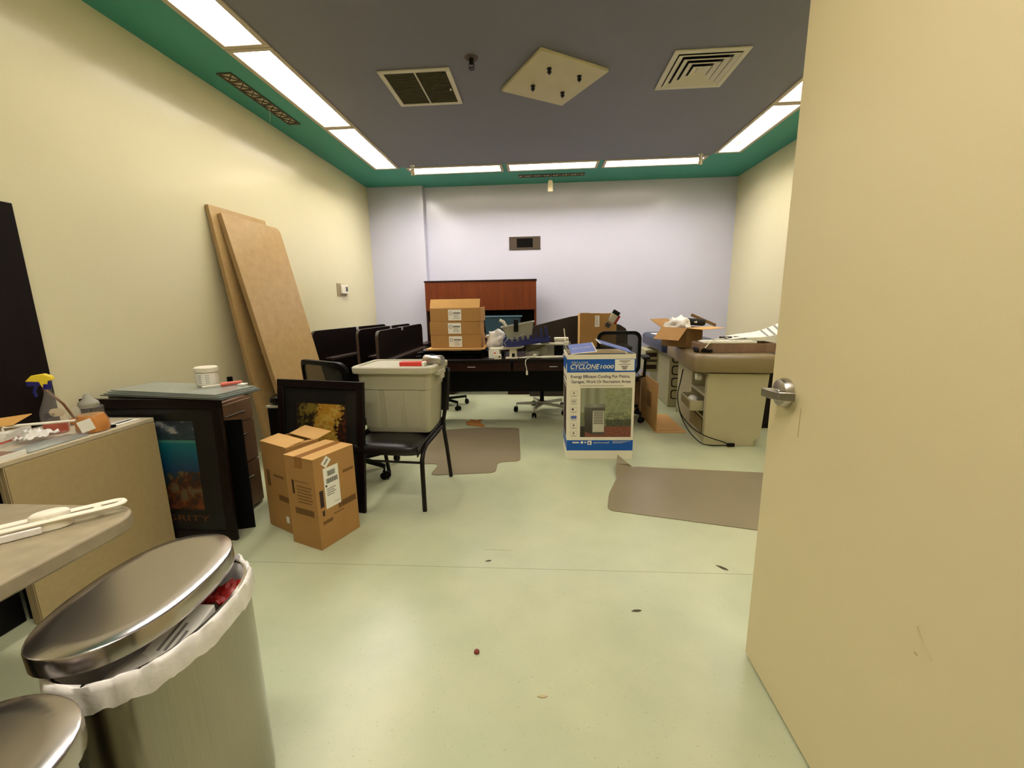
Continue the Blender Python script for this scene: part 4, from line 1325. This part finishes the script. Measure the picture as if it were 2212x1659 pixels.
# navy rack and grey bin sit on a grey box
t = thing('grey_electronics_box', 'grey box beneath the blue rack on the desk', 'box', (0.01, 4.60, ZD))
MB().box(-.17, .13, -.09, .10, 0, .115, M['tote']).box(.06, .125, -.0906, -.0901, .02, .1, M['binGrey']).build('box', t, bevel=.004)
t = thing('navy_rack', 'navy blue slotted plastic rack tilted on the desk clutter', 'rack', (-.145, 4.46, ZD + .128), 0.02, None, 0, -.13)
mb = MB()
mb.box(-.24, .24, -.10, .10, 0, .006, M['navy'])
mb.box(-.24, .24, -.106, -.098, 0, .050, M['navy']).box(-.24, .24, .10, .106, 0, .045, M['navy']).box(-.246, -.24, -.10, .10, 0, .045, M['navy']).box(.24, .246, -.10, .10, 0, .045, M['navy'])
mb.build('tray', t, bevel=.004)
for k in range(9):
    x = -.225 + k * .055
    hgt = .095 if k < 7 else .15
    MB().taper((x - .014, x + .014, -.0995, -.0905), (x - .010, x + .010, -.0975, -.0925), .0505, hgt, M['navy']).taper((x - .014, x + .014, .0905, .0995), (x - .010, x + .010, .0925, .0975), .0065, hgt, M['navy']).build('tine', t, bevel=.002)
t = thing('grey_bin', 'light grey plastic bin tilted on top of the navy rack', 'bin', (-.215, 4.47, ZD + .168), .05, None, 0, -.16)
mb = MB()
bo, to, ti, bi = (-.11, .115, -.07, .07), (-.165, .165, -.10, .10), (-.160, .160, -.095, .095), (-.104, .109, -.064, .064)
def rk(q, z): return (rrect(q[0], q[1], q[2], q[3], .03, 5), z)
loft(mb, [rk(bo, 0), rk(to, .165), rk((-.178, .178, -.112, .112), .166), rk((-.178, .178, -.112, .112), .174), rk(ti, .174), rk(bi, .008)], M['binGrey'])
mb.build('bin', t, smooth=35)
tag(MB().box(-.02, .025, -.128, -.085, .10, .225, M['black']).build('black_clamp', bevel=.005), 'black clamp hooked over the rim of the grey bin', 'clamp').location = (-.255, 4.48, ZD + .163)
tag(MB().tube([(-.03, 0, .19), (.01, 0, .17), (.045, 0, .115)], [.016, .018, .012], M['white'], 10).build('white_scoop', smooth=45), 'white curved scoop standing in the left end of the grey bin', 'scoop').location = (-.40, 4.47, ZD + .19)
tag(MB().tube([(-.36, 4.335, .86), (-.37, 4.335, .90), (-.34, 4.335, .94), (-.27, 4.336, .935), (-.21, 4.336, .965), (-.17, 4.337, .99)], .0016, M['white'], 6).build('white_wire', smooth=60), 'thin white wire looped in front of the grey bin', 'wire')
# white bars and arms
for (x0, y0, z0, x1, y1, z1, rd, lb) in ((-.22, 4.25, .752, -.06, 4.27, .760, .011, 'short white plastic bar at the desk edge, left of the cable plug'),
                                  (-.05, 4.24, .756, .24, 4.245, .760, .014, 'long white plastic arm at the desk edge beside the blue and white box'),
                                  (.0, 4.42, .872, .26, 4.42, .868, .016, 'white plastic arm lying across the grey box behind'),):
    t_ = MB().tube([(x0, y0, z0), (x0 + (x1 - x0) * .3, y0, z0 + .001), (x1, y1, z1)], [rd * .6, rd, rd * .75], M['white'], 12).lathe([(rd * 1.6, -.018), (rd * 1.6, .018)], M['white'], 14, Matrix.Translation((x1, y1, z1 + .008)))
    tag(t_.build('white_bar', smooth=45), lb, 'plastic bar', 'white plastic bars on the desk')
t = thing('white_cable', 'white cable with a plug hanging over the desk edge', 'cable', (0, 0, 0))
MB().tube([(-.10, 4.30, .7445), (-.135, 4.22, .7445), (-.150, 4.198, .735), (-.155, 4.193, .70), (-.145, 4.193, .66), (-.140, 4.193, .625)], .004, M['white'], 8).build('cord', t, smooth=60)
MB().box(-.150, -.130, 4.186, 4.200, .585, .627, M['white']).build('plug', t, bevel=.003)
tag(MB().tube([(-.14, 4.36, .80), (.10, 4.46, .875)], .004, M['black'], 6).build('black_rod'), 'thin black rod slanting over the desk clutter', 'rod')
tag(MB().box(-.16, -.02, 4.36, 4.44, .7405, .80, M['binGrey']).build('small_grey_box', bevel=.003), 'small grey box in front of the navy rack', 'box')
for k, (x, z) in enumerate(((.135, .8565), (.13, .8905))):
    tag(MB().box(-.075, .075, -.05, .05, 0, .030, M['white']).build('white_block', bevel=.005), ['lower white block stacked at the right end of the navy rack', 'upper white block stacked at the right end of the navy rack'][k], 'block', 'white blocks').location = (x + .09, 4.62, z)
tag(MB().box(.14, .30, 4.55, 4.70, ZD, .856, M['black']).build('black_file_box', bevel=.003), 'black box carrying the two white blocks', 'box')
t = thing('pen_cup', 'clear cup with a white stick behind the blue and white box', 'cup', (.27, 4.46, ZD))
MB().lathe([(.035, 0), (.042, .15), (.040, .15), (.033, .004)], M['clear'], 18).build('cup', t, smooth=40)
MB().tube([(.0, 0, .006), (-.03, 0, .285)], .006, M['white'], 8).build('stick', t)
tag(MB().tube([(-.10, 4.26, ZD + .004), (.03, 4.28, ZD + .004)], .0035, M['satin'], 8).build('pen'), 'thin silver pen lying at the desk edge', 'pen')
tag(MB().box(-.18, .05, 4.235, 4.33, ZD, ZD + .003, M['black']).build('black_folder'), 'thin black folder at the desk edge under the pen', 'folder').location = (0, 0, -.0001)

# ------------------------------------------------------------------ curved dark panel and side table behind
t = thing('side_table', 'dark side table behind the cluttered desk holding an open brown box', 'table', (0, 0, 0))
MB().box(.36, 1.12, 5.28, 5.78, .712, .74, M['espresso']).build('top', t, bevel=.003)
for x in (.37, 1.07):
    for y in (5.29, 5.73):
        MB().box(x, x + .04, y, y + .04, .001, .711, M['black']).build('leg', t)
pts = [(-.16, .0), (-.16, .955), (-.05, .993), (.20, 1.052), (.40, 1.098), (.50, 1.112), (.60, 1.108), (.80, 1.062), (1.068, .978), (1.14, .93), (1.17, .86), (1.17, .0)]
tag(MB().prism([(x, z + .001) for x, z in pts], -.018, .018, M['darkbrown'] if 'darkbrown' in M else mat('dark_brown_laminate', (46, 36, 28), .5, var=.04), Matrix.Translation((0, 5.86, 0)) @ ROTX90).build('curved_panel', bevel=.004), 'large dark brown panel with a curved top edge standing by the back wall', 'panel')
t = thing('open_brown_box', 'upright brown cardboard box with a white sticker, right of the navy rack', 'box', (.70, 5.44, .7405), 0)
w_ = .222
mb = MB()
mb.box(-w_, w_, -.14, .14, 0, .006, M['card'])
mb.box(-w_, w_, -.14, -.134, .006, .405, M['card']).box(-w_, w_, .134, .14, .006, .405, M['card'])
mb.box(-w_, -w_ + .006, -.134, .134, .006, .405, M['cardin']).box(w_ - .006, w_, -.134, .134, .006, .405, M['card'])
mb.box(-w_ + .004, -.10, -.138, -.134, .405, .42, M['card']).box(-.098, .02, -.138, -.134, .405, .415, M['card'])
mb.build('box', t, bevel=.002)
lb = MB().box(-.04, .015, -.1415, -.1405, .25, .385, M['paper'])
for j in range(7):
    lb.box(-.03, .0 - (j % 3) * .006, -.142, -.1416, .27 + j * .015, .275 + j * .015, M['greyink'])
lb.build('sticker', t)
t = thing('bagged_camera_part', 'black and silver gadget in a clear bag slung over the brown box edge', 'gadget', (.83, 5.28, 1.03), 0)
MB().box(-.05, .05, -.0, .03, -.06, .14, M['clear'], Matrix.Rotation(.55, 4, 'Y')).build('clear_bag', t, bevel=.01)
MB().box(-.035, .045, .002, .028, .02, .135, M['satin'], Matrix.Rotation(.55, 4, 'Y')).build('silver_case', t, bevel=.006)
MB().box(-.04, .05, -.002, .032, .125, .175, M['black'], Matrix.Rotation(.55, 4, 'Y')).box(.05, .075, .0, .03, .03, .14, M['redsnack'], Matrix.Rotation(.55, 4, 'Y')).box(-.03, .03, .004, .026, -.05, .0, M['black'], Matrix.Rotation(.55, 4, 'Y')).build('black_body', t, bevel=.006)

# ------------------------------------------------------------------ blue and white cooler carton
bx = thing('cooler_carton', 'tall blue and white printed cooler carton with loose top flaps', 'box', (.483, 3.415, .001), .02)
a, c, h = .272, .19, .880
mb = MB()
y0, y1 = -.0, .38
th = .006
m0 = M['boxwhite']
mb.box(-a, a, 0, y1, 0, .006, m0)
for (z0, z1, m_) in ((.006, .075, m0), (.075, .165, M['blueprint']), (.165, .735, m0), (.735, .842, M['blueprint']), (.842, h, m0)):
    mb.box(-a, a, 0, th, z0, z1, m_)
    mb.box(-a, a, y1 - th, y1, z0, z1, m_)
    mb.box(-a, -a + th, th, y1 - th, z0, z1, m_)
    mb.box(a - th, a, th, y1 - th, z0, z1, m_)
mb.build('carton', bx)
MB().box(-a + .01, a - .01, .01, y1 - .01, h - .06, h - .05, M['cardin']).build('inner_flap', bx)
FP = lambda x, z, d=.0012: Matrix.Translation((x, -d, z)) @ ROTX90
text('brand_lettering', 'PORT-A-COOL', M['boxwhite'], .135, .016, FP(-.170, .815), bx, .25)
text('title_lettering', 'CYCLONE', M['boxwhite'], .232, .040, FP(-.130, .783), bx, .25, .02)
text('number_lettering', '1000', M['boxwhite'], .108, .030, FP(.046, .780), bx, .12, .02)
text('tagline_lettering', 'Portable Evaporative Cooling Unit', M['boxwhite'], .22, .009, FP(-.135, .755), bx, .2)
text('slogan_lettering', 'Energy Efficient Cooling For Patios,', M['navyink'], .475, .032, FP(-.005, .698), bx, 0, .015)
text('slogan_lettering', 'Garages, Work Or Recreation Areas', M['navyink'], .475, .032, FP(-.0, .656), bx, 0, .015)
MB().box(-.17, .18, -.0012, -.0004, .622, .626, M['greyink']).build('fine_print', bx)
text('brand_lettering', 'port-a-cool', M['boxwhite'], .125, .020, FP(.015, .143), bx)
mb = MB().box(-.100, -.066, -.0012, -.0004, .125, .160, m0).box(-.09, -.08, -.0018, -.0013, .13, .15, M['blueprint'])
mb.box(-.225, -.17, -.0012, -.0004, .139, .150, m0)
mb.lathe([(.011, 0), (.011, .0008)], m0, 16, FP(-.146, .146, .0004) @ Matrix.Identity(4)).lathe([(.011, 0), (.011, .0008)], m0, 3, FP(-.118, .146, .0004))
for k in range(3):
    mb.box(.105, .25 - k * .03, -.0012, -.0004, .155 - k * .008, .157 - k * .008, m0)
mb.build('footer_marks', bx)
lb = MB().box(.108, .262, -.0018, -.0005, .748, .838, M['paper'])
for j, (z, w_) in enumerate(((.822, .085), (.81, .045), (.796, .09), (.780, .055), (.772, .04), (.765, .045), (.758, .03))):
    lb.box(.185 - w_ / 2, .185 + w_ / 2, -.0024, -.0019, z, z + .0055, M['greyink'] if j % 3 else M['barcode'])
lb.build('address_label', bx)
lb = MB()
for k in range(6):
    z = .56 - k * .068
    x = -.216
    pl = rrect(x - .028, x + .028, z - .024, z + .024, .008, 3)
    lb.prism(pl, .0004, .0009, M['greyink'], ROTX90)
    lb.prism(rrect(x - .0265, x + .0265, z - .0225, z + .0225, .007, 3), .001, .0012, m0, ROTX90)
    lb.box(x - .018, x + .018, -.0019, -.0014, z - .018, z - .014, M['greyink'])
    if k == 0:
        for q in range(3):
            lb.box(-.012, .012, -.0006, 0, -.0012, .0012, M['navyink'], Matrix.Translation((x, -.0014, z + .006)) @ Matrix.Rotation(q * PI / 3, 4, 'Y'))
    elif k == 1:
        for q in range(3):
            lb.box(x - .02, x + .018, -.0019, -.0014, z + q * .008 - .004, z + q * .008 - .001, M['navyink'])
    elif k == 3:
        lb.box(x - .022, x + .022, -.0019, -.0014, z - .006, z + .018, M['bluelid'])
    else:
        lb.lathe([(.009, 0), (.009, .0006)], M['navyink'] if k == 2 else M['greyink'], 14, FP(x - (.008 if k == 2 else 0), z + .006, .0014))
lb.build('feature_icons', bx)


def cooler_photo(u_, v_):
    n = fbm(u_ * 9, v_ * 9, 2); n2 = fbm(u_ * 30, v_ * 30, 7)
    c = lerp3((96, 104, 74), (150, 150, 112), v_)
    if v_ > .5:
        c = lerp3(c, (168, 172, 140), .6)
        if u_ < .45: c = lerp3((120, 118, 92), (172, 176, 148), .5 + .5 * math.sin(u_ * 34) * .5)
    # foliage
    if u_ > .48 and v_ > .2:
        k = n * 2 + n2 * 2 + .3
        c = lerp3(c, lerp3((52, 60, 42), (158, 164, 116), .45 + n2 * 1.3 + n * 1.6), max(0, min(.85, .35 + n * 2.6 + n2 * 1.5 + (.4 - abs(v_ - .45)) * .6)))
    if u_ > .5 and .2 < v_ < .36:
        c = lerp3(c, (44, 48, 38), .6)
    if v_ < .22:
        c = lerp3((118, 66, 50), (140, 84, 66), .5 + n2)
        if u_ < .1: c = (40, 36, 28)
    # cooler body
    x0 = .07 + .02 * (1 - v_); x1 = .48
    top = .68 - .10 * max(0, .12 - (u_ - x0)) * 4
    if x0 < u_ < x1 and .05 + max(0, .25 - u_) * .4 < v_ < top:
        c = lerp3((56, 54, 46), (128, 126, 112), (v_ - .2) * 1.3)
        if u_ > .24:
            c = (84, 80, 68)
        if v_ > .60: c = lerp3((150, 150, 134), (110, 106, 94), abs(u_ - .28) * 4)
        if .245 < u_ < .475 and .10 < v_ < .54:
            c = (206, 202, 180)
            if .265 < u_ < .455 and .25 < v_ < .52:
                c = (210, 206, 186) if (v_ * 40) % 1.35 > .62 else (66, 60, 46)
    return lerp3(c, (0, 0, 0), .08)


paint('product_photo', .415, .415, 120, 120, cooler_photo, FP(.045, .400, .0010), bx)
# left side prints
lb = MB()
lb.box(-a - .0012, -a - .0004, .02, .10, .70, .80, m0)
for k in range(2):
    lb.box(-a - .0012, -a - .0004, .05, .34, .66 - k * .05, .685 - k * .05, M['greyink'])
lb.box(-a - .0012, -a - .0004, .06, .34, .18, .60, M['inkdark'])
lb.build('side_print', bx)
# loose top flaps
fl = MB().box(0, .20, 0, .28, -.002, .002, M['bluelid']).box(0, .20, -.012, 0, -.002, .002, m0).box(.2, .21, -.012, .28, -.002, .002, m0)
o = fl.build('top_flap', bx, T=Matrix.Translation((-a + .03, .02, h + .003)) @ Matrix.Rotation(.16, 4, 'X') @ Matrix.Rotation(-.10, 4, 'Y'))
text('flap_lettering', 'port-a-cool', M['boxwhite'], .15, .05, Matrix.Translation((.10, .14, .003)), o)
fl = MB().box(-.27, 0, 0, .26, -.002, .002, M['bluelid']).box(-.285, -.27, 0, .26, -.002, .002, m0)
o = fl.build('top_flap', bx, T=Matrix.Translation((a - .015, .03, h + .003)) @ Matrix.Rotation(.30, 4, 'Y') @ Matrix.Rotation(.05, 4, 'X'))
text('flap_lettering', 'port-a-cool', M['boxwhite'], .16, .04, Matrix.Translation((-.15, .13, .003)), o)


# ------------------------------------------------------------------ exam tables
def exam_table(label, loc, rz, cush, body, front_drawers, open_side, cw_=(-.13, .56), L=1.34):
    t = thing('exam_table', label, 'exam table', loc, rz, 'padded exam tables')
    bw = .475
    zt_ = .655
    if open_side:
        # carcass built of panels so the side bays are open
        poly = [(0.0, 0.001), (.415, .001), (.42, .045), (.47, .085), (.50, zt_), (0, zt_)]
        MB().prism(poly, -.02, 0, body, ROTX90).build('front_panel', t, bevel=.002)
        MB().prism(poly, -1.20, -1.18, body, ROTX90).build('end_panel', t, bevel=.002)
        mb = MB().box(.44, .455, .021, 1.179, .09, zt_, body)
        mb.box(.01, .44, .021, 1.179, .001, .055, body)
        mb.box(.005, .45, .021, 1.179, zt_ - .03, zt_, body)
        mb.box(.0, .018, .55, 1.179, .056, zt_ - .031, body)
        mb.box(.02, .43, .54, .55, .056, zt_ - .031, body)
        mb.box(.0, .018, .021, .07, .056, zt_ - .031, body)
        mb.box(.0, .018, .07, .55, .055, .075, body)
        mb.box(.0, .018, .07, .55, .43, .455, body)
        mb.box(.018, .43, .021, .54, .43, .44, body)
        mb.box(.0, .018, .07, .55, .225, .245, body)
        mb.build('carcass', t)
        # open drawer
        d = MB()
        d.box(-.11, .30, .10, .50, .29, .298, body)
        for q in ((-.11, -.10, .10, .50), (.29, .30, .10, .50), (-.10, .29, .10, .11), (-.10, .29, .49, .50)):
            d.box(*q, .298, .385, body)
        d = d.build('pulled_out_drawer', t, bevel=.002)
        MB().box(-.1115, -.1105, .13, .47, .30, .375, M['drawerfront']).build('drawer_front', d)
        blo = MB().lathe([(.0, 0), (.05, .02), (.055, .05), (.03, .08), (.0, .085)], M['bag'], 12, Matrix.Translation((-.03, .33, .30)), 1, 1.6).build('white_lining', d, smooth=60)
        MB().box(-.004, .0, .08, .54, .085, .215, M['drawerfront']).build('lower_drawer', t)
    else:
        MB().box(0, .50, 0, 1.20, .001, zt_, body).build('body', t, bevel=.003)
        for k in range(4):
            z = .10 + k * .15
            MB().prism(rrect(.03, .14, z, z + .115, .03, 5), .0002, .003, M['black'], ROTX90).prism(rrect(.042, .128, z + .012, z + .103, .024, 5), .0031, .006, body, ROTX90).build('slot_handle', t)
        MB().box(-.0015, -.0003, .02, 1.18, .60, .606, M['drawerfront']).build('side_seam', t)
        for k in range(2):
            z = .50 - k * .165
            d = MB().box(-.17, -.002, .66, 1.12, z, z + .13, body).build('open_drawer', t, bevel=.004)
            MB().box(-.155, -.015, .6585, .6595, z + .035, z + .095, M['inkdark']).build('drawer_opening', d)
    # platform + cushion
    MB().box(-.02, .52, .02, L - .05, zt_ + .001, zt_ + .012, M['drawerfront']).build('platform', t)
    mb = MB()
    x0, x1 = cw_
    outer = rrect(x0, x1, -.06, L, .09, 5)
    secs = []
    def ins(q): return rrect(x0 + q, x1 - q, -.06 + q, L - q, max(.02, .09 - q * .5), 5)
    loft(mb, [(ins(.03), zt_ + .013), (ins(.006), zt_ + .02), (ins(0), zt_ + .04), (ins(0), zt_ + .135), (ins(.012), zt_ + .158), (ins(.04), zt_ + .172), (ins(.10), zt_ + .176)], cush)
    mb.build('cushion', t, smooth=50)
    return t


ex1 = exam_table('taupe padded exam table with a pulled out side drawer, nearest to the open door', (1.470, 3.800, 0), -.100, M['taupevinyl'], M['cabbeige'], 0, True, (-.13, .56), 1.30)
for o in [ex1]:
    o.location.z = .001
# small fittings on the near exam table
MB().lathe([(.028, 0), (.034, .01), (.030, .05), (.0, .055)], M['white'], 16, Matrix.Translation((-.012, .16, .60)) @ Matrix.Rotation(-PI / 2, 4, 'Y')).build('side_knob', ex1, smooth=50)
ex2 = exam_table('navy padded beige exam table by the back wall, behind the taupe one', (1.555, 5.22, .001), -.055, M['navyvinyl'], M['cabbeige'], 0, False, (-.10, .55), 1.40)
tag(MB().box(-.10, .10, -.12, .12, 0, .003, M['paper']).build('white_paper_sheet'), 'white paper sheet lying on the navy exam table', 'paper').location = (1.66, 6.12, .8335)

t = thing('power_cord', 'black power cord looping down the taupe exam table to a plug', 'cord')
pts = [(1.322, 4.02, .66), (1.30, 4.0, .55), (1.268, 3.96, .42), (1.290, 3.92, .26), (1.35, 3.86, .12), (1.43, 3.78, .03), (1.50, 3.752, .012), (1.58, 3.748, .010), (1.66, 3.745, .014)]
pts2 = [(1.328, 4.03, .66), (1.305, 4.01, .55), (1.272, 3.97, .42), (1.296, 3.93, .26), (1.37, 3.84, .155), (1.45, 3.762, .105), (1.54, 3.752, .070), (1.62, 3.747, .045), (1.665, 3.745, .022)]


def smoothpts(p, k=5):
    out = []
    P4 = [Vector(q) for q in p]
    for i in range(len(P4) - 1):
        p0 = P4[max(i - 1, 0)]; p1 = P4[i]; p2 = P4[i + 1]; p3 = P4[min(i + 2, len(P4) - 1)]
        for j in range(k):
            s = j / k
            out.append(.5 * ((2 * p1) + (-p0 + p2) * s + (2 * p0 - 5 * p1 + 4 * p2 - p3) * s * s + (-p0 + 3 * p1 - 3 * p2 + p3) * s ** 3))
    out.append(P4[-1])
    return out


MB().tube(smoothpts(pts), .0045, M['black'], 8).tube(smoothpts(pts2), .0045, M['black'], 8).build('cord', t, smooth=60)
MB().box(1.655, 1.72, 3.732, 3.757, .004, .034, M['black']).build('plug', t, bevel=.006)

# ---- things on the near exam table
ZE = .833
t = thing('open_cardboard_box', 'open cardboard box with spread flaps on the taupe exam table', 'box', (1.425, 4.28, ZE + .0005), .62)
wx, wy, hh = .25, .30, .190
mb = MB()
th = .005
mb.box(0, wx, 0, wy, 0, .005, M['carddark'])
mb.box(0, wx, 0, th, .005, hh, M['carddark']).box(0, wx, wy - th, wy, .005, hh, M['carddark']).box(0, th, th, wy - th, .005, hh, M['carddark']).box(wx - th, wx, th, wy - th, .005, hh, M['carddark'])
mb.build('box', t, bevel=.001)
MB().box(0, .36, -.17, 0, -.002, .002, M['cardin']).build('front_flap', t, T=Matrix.Translation((0, 0, hh + .002)) @ Matrix.Rotation(.05, 4, 'X'))
MB().box(-.17, 0, 0, wy, -.002, .002, M['card']).build('left_flap', t, T=Matrix.Translation((0, 0, hh + .002)) @ Matrix.Rotation(-.75, 4, 'Y'))
MB().box(0, .20, 0, wy, -.002, .002, M['card']).build('right_flap', t, T=Matrix.Translation((wx, 0, hh + .002)) @ Matrix.Rotation(.12, 4, 'Y'))
MB().box(-.02, wx, 0, .16, -.002, .002, M['card']).build('back_flap', t, T=Matrix.Translation((0, wy, hh + .002)) @ Matrix.Rotation(.5, 4, 'X'))
blob('clear_packing_bag', 'crumpled clear white bag bulging from the open cardboard box', 'plastic bag', (1.42, 4.58, ZE + .115), .12, .11, .085, M['bagsolid'], 11, .5, 1.8)
t = thing('dark_bottle', 'dark grey bottle with a white mark lying in the open cardboard box', 'bottle', (1.60, 4.62, ZE + .235), .1)
MB().lathe([(.012, -.15), (.020, -.14), (.020, -.115), (.030, -.10), (.036, -.07), (.036, .10), (.030, .115)], M['mesh'], 20, Matrix.Rotation(PI / 2 + .08, 4, 'Y')).build('bottle', t, smooth=40)
MB().prism([(-.02, -.006), (0, -.006), (0, -.014), (.014, 0), (0, .014), (0, .006), (-.02, .006)], .0362, .0375, M['paper'], Matrix.Translation((.01, 0, 0)) @ ROTX90).build('white_mark', t)
tag(MB().box(-.17, .12, 0, .012, -.012, .018, M['carddark'], Matrix.Rotation(.42, 4, 'Y')).build('dark_lid_board', bevel=.002), 'thin dark board sticking up behind the dark bottle', 'board').location = (1.76, 4.72, ZE + .235)
t = thing('wooden_drawer_box', 'shallow dark wooden drawer box lying on the taupe exam table', 'tray', (1.74, 3.985, ZE + .0005), -.05)
a, c = .325, .13
mb = MB().box(-a, a, -c, c, 0, .006, M['walnut'])
mb.box(-a, a, -c, -c + .014, .006, .078, M['walnut']).box(-a, a, c - .014, c, .006, .078, M['walnut']).box(-a, -a + .014, -c + .014, c - .014, .006, .078, M['walnut']).box(a - .014, a, -c + .014, c - .014, .006, .078, M['walnut'])
mb.build('tray', t, bevel=.002)
t = thing('white_keyboard', 'white keyboard lying across the wooden drawer box', 'keyboard', (1.665, 3.90, ZE + .0795), -.04)
MB().box(-.225, .225, -.04, .12, 0, .016, M['white']).build('case', t, bevel=.005)
mb = MB()
for i in range(15):
    for j in range(4):
        mb.box(-.21 + i * .028, -.187 + i * .028, -.03 + j * .035, .0 + j * .035, .0162, .022, M['paper'])
mb.build('keys', t)
t = thing('striped_newspaper', 'white paper with dark stripes spread on the wooden drawer box', 'paper', (1.96, 4.06, ZE + .098), -.1)
def paperf(a_, c_): return ((a_ - .5) * .50, (c_ - .5) * .26, .01 + .075 * a_ ** 2 + .008 * math.sin(a_ * 7) + .05 * c_ * a_)
MB().grid(paperf, 12, 4, M['paper']).build('sheet', t, smooth=60, solid=.002)
for k in range(3):
    u0 = .62 + k * .11
    MB().grid(lambda a_, c_: Vector(paperf(u0 + a_ * .035 + c_ * .05, .03 + .94 * c_)) + Vector((0, 0, .002)), 2, 8, M['greyink']).build('stripe', t, smooth=60)
t = thing('black_cable_bundle', 'black cable bundle with a white lead beside the cardboard box', 'cable', (0, 0, 0))
MB().tube(smoothpts([(1.38, 3.92, ZE + .014), (1.44, 3.87, ZE + .018), (1.50, 3.845, ZE + .02), (1.60, 4.13, ZE + .02), (1.52, 4.14, ZE + .03), (1.42, 4.03, ZE + .02), (1.40, 3.95, ZE + .03), (1.46, 3.84, ZE + .025)], 6), .013, M['black'], 8).build('black_cable', t, smooth=60)
MB().tube(smoothpts([(1.44, 3.83, ZE + .045), (1.47, 3.83, ZE + .085), (1.52, 3.835, ZE + .118), (1.60, 3.84, ZE + .125)], 6), .0055, M['white'], 8).build('white_lead', t, smooth=60)
for k, (x, y, z, lb) in enumerate(((1.70, 4.05, .104, 'left'), (1.83, 4.06, .104, 'right'))):
    tag(MB().box(-.05, .05, -.02, .02, 0, .022, M['blackgloss']).box(-.015, .015, -.0206, -.0201, .008, .016, M['paper']).build('black_charger', bevel=.004), '%s one of two small black gadgets behind the white keyboard' % lb, 'gadget', 'black gadgets').location = (x, y, ZE + z)

# dark block put in for the dark gap beside the exam table
tag(MB().box(2.20, 2.68, 4.32, 4.90, .001, .72, M['espresso']).build('dark_gap_block', bevel=.003), 'dark block added for the dark gap between the taupe exam table and the right wall', 'cabinet')

# flattened cardboard beside the exam tables
t = thing('unfolded_cardboard_box', 'unfolded cardboard box standing on the floor left of the taupe exam table', 'box', (1.135, 4.15, .001), -.01)
MB().box(0, .008, 0, .72, .009, .50, M['card']).box(-.0006, -.0001, .22, .40, .20, .36, M['ink']).build('standing_panel', t)
MB().box(0, .30, 0, .70, 0, .008, M['cardin']).box(.05, .25, .04, .06, .0081, .0087, M['card']).build('floor_panel', t)
MB().box(0, .006, 0, .16, .009, .46, M['carddark'], Matrix.Translation((-.004, .72, 0)) @ Matrix.Rotation(.95, 4, 'Z')).build('side_panel', t)

# ------------------------------------------------------------------ chair mats
def catmat(name, label, poly, curl=None):
    t = tag(MB().prism(poly, .001, .0045, M['mat']).build(name, bevel=.001), label, 'chair mat', 'smoky chair mats on the floor')
    return t


def roundpoly(P, rads, n=5):
    out = []
    L = len(P)
    for i in range(L):
        p = Vector(P[i] + (0,)) if len(P[i]) == 2 else Vector(P[i])
        a_ = (Vector((*P[i - 1], 0)) - p); b_ = (Vector((*P[(i + 1) % L], 0)) - p)
        rd = rads[i] if isinstance(rads, (list, tuple)) else rads
        rd = min(rd, a_.length * .45, b_.length * .45)
        q0 = p + a_.normalized() * rd; q1 = p + b_.normalized() * rd
        for k in range(n + 1):
            s = k / n
            v = q0 * (1 - s) ** 2 + p * 2 * s * (1 - s) + q1 * s ** 2
            out.append((v.x, v.y))
    return out


catmat('chair_mat', 'smoky brown chair mat with a lip, beside the stacking chair', roundpoly([(-.86, 3.035), (-.355, 3.10), (-.36, 3.32), (-.172, 3.35), (-.235, 4.30), (-.62, 4.31), (-1.10, 4.20), (-1.02, 3.27), (-.84, 3.27)], .06))
mb = MB()
poly = roundpoly([(.415, 2.52), (1.237, 2.305), (1.90, 2.15), (2.10, 2.98), (1.679, 3.15), (.72, 3.25), (.56, 3.02), (.46, 2.75)], .05)
mb.prism(poly, .001, .0045, M['mat'])
mb.add([(.555, 3.02, .003), (.72, 3.25, .003), (.69, 3.235, .03), (.612, 3.30, .085), (.585, 3.19, .05)], [(0, 4, 3, 2, 1)], M['mat'])
tag(mb.build('chair_mat'), 'smoky brown chair mat with a curled up corner, near the open door', 'chair mat', 'smoky chair mats on the floor')

# ------------------------------------------------------------------ bits on the floor
tag(MB().prism([(-.81, 4.40), (-.62, 4.33), (-.60, 4.345), (-.69, 4.52), (-.66, 4.60), (-.72, 4.56), (-.79, 4.60), (-.80, 4.52), (-.83, 4.50)], .006, .012, M['leaf']).build('orange_scrap'), 'torn orange brown scrap lying on the floor near the left chair mat', 'scrap')
tag(MB().lathe([(.0105, .001), (.0105, .007), (.009, .009)], M['redcap'], 16, Matrix.Translation((-.247, 1.376, 0))).build('red_disc'), 'tiny dark red disc on the floor in the foreground', 'disc')
k = 0
for (x, y, s, an, lb) in ((.885, 1.946, .030, -.7, 'small brown leaf scrap on the floor near the open door'), (-.273, 1.956, .016, .3, 'tiny dark crumb on the floor just beyond the joint line'),
                      (.0, 1.205, .018, .1, 'pale grey chip on the floor in the near foreground'), (.402, 1.627, .022, .15, 'thin dark sliver on the floor left of the door bottom')):
    poly = [(-s, 0), (-s * .3, s * .28), (s * .6, s * .22), (s, -s * .05), (s * .2, -s * .3)]
    o = MB().prism(poly, 0, .002, M['debris'] if k != 2 else M['scuff']).build('floor_chip')
    o.location = (x, y, .0008); o.rotation_euler.z = an
    tag(o, lb, 'chip', 'small chips on the floor')
    k += 1
tag(MB().box(-.35, -.20, 2.05, 2.053, .0004, .001, M['scuff']).build('scuff_mark', T=Matrix.Rotation(-.02, 4, 'Z')), 'thin brown scuff line on the floor right of the cartons', 'scuff mark')
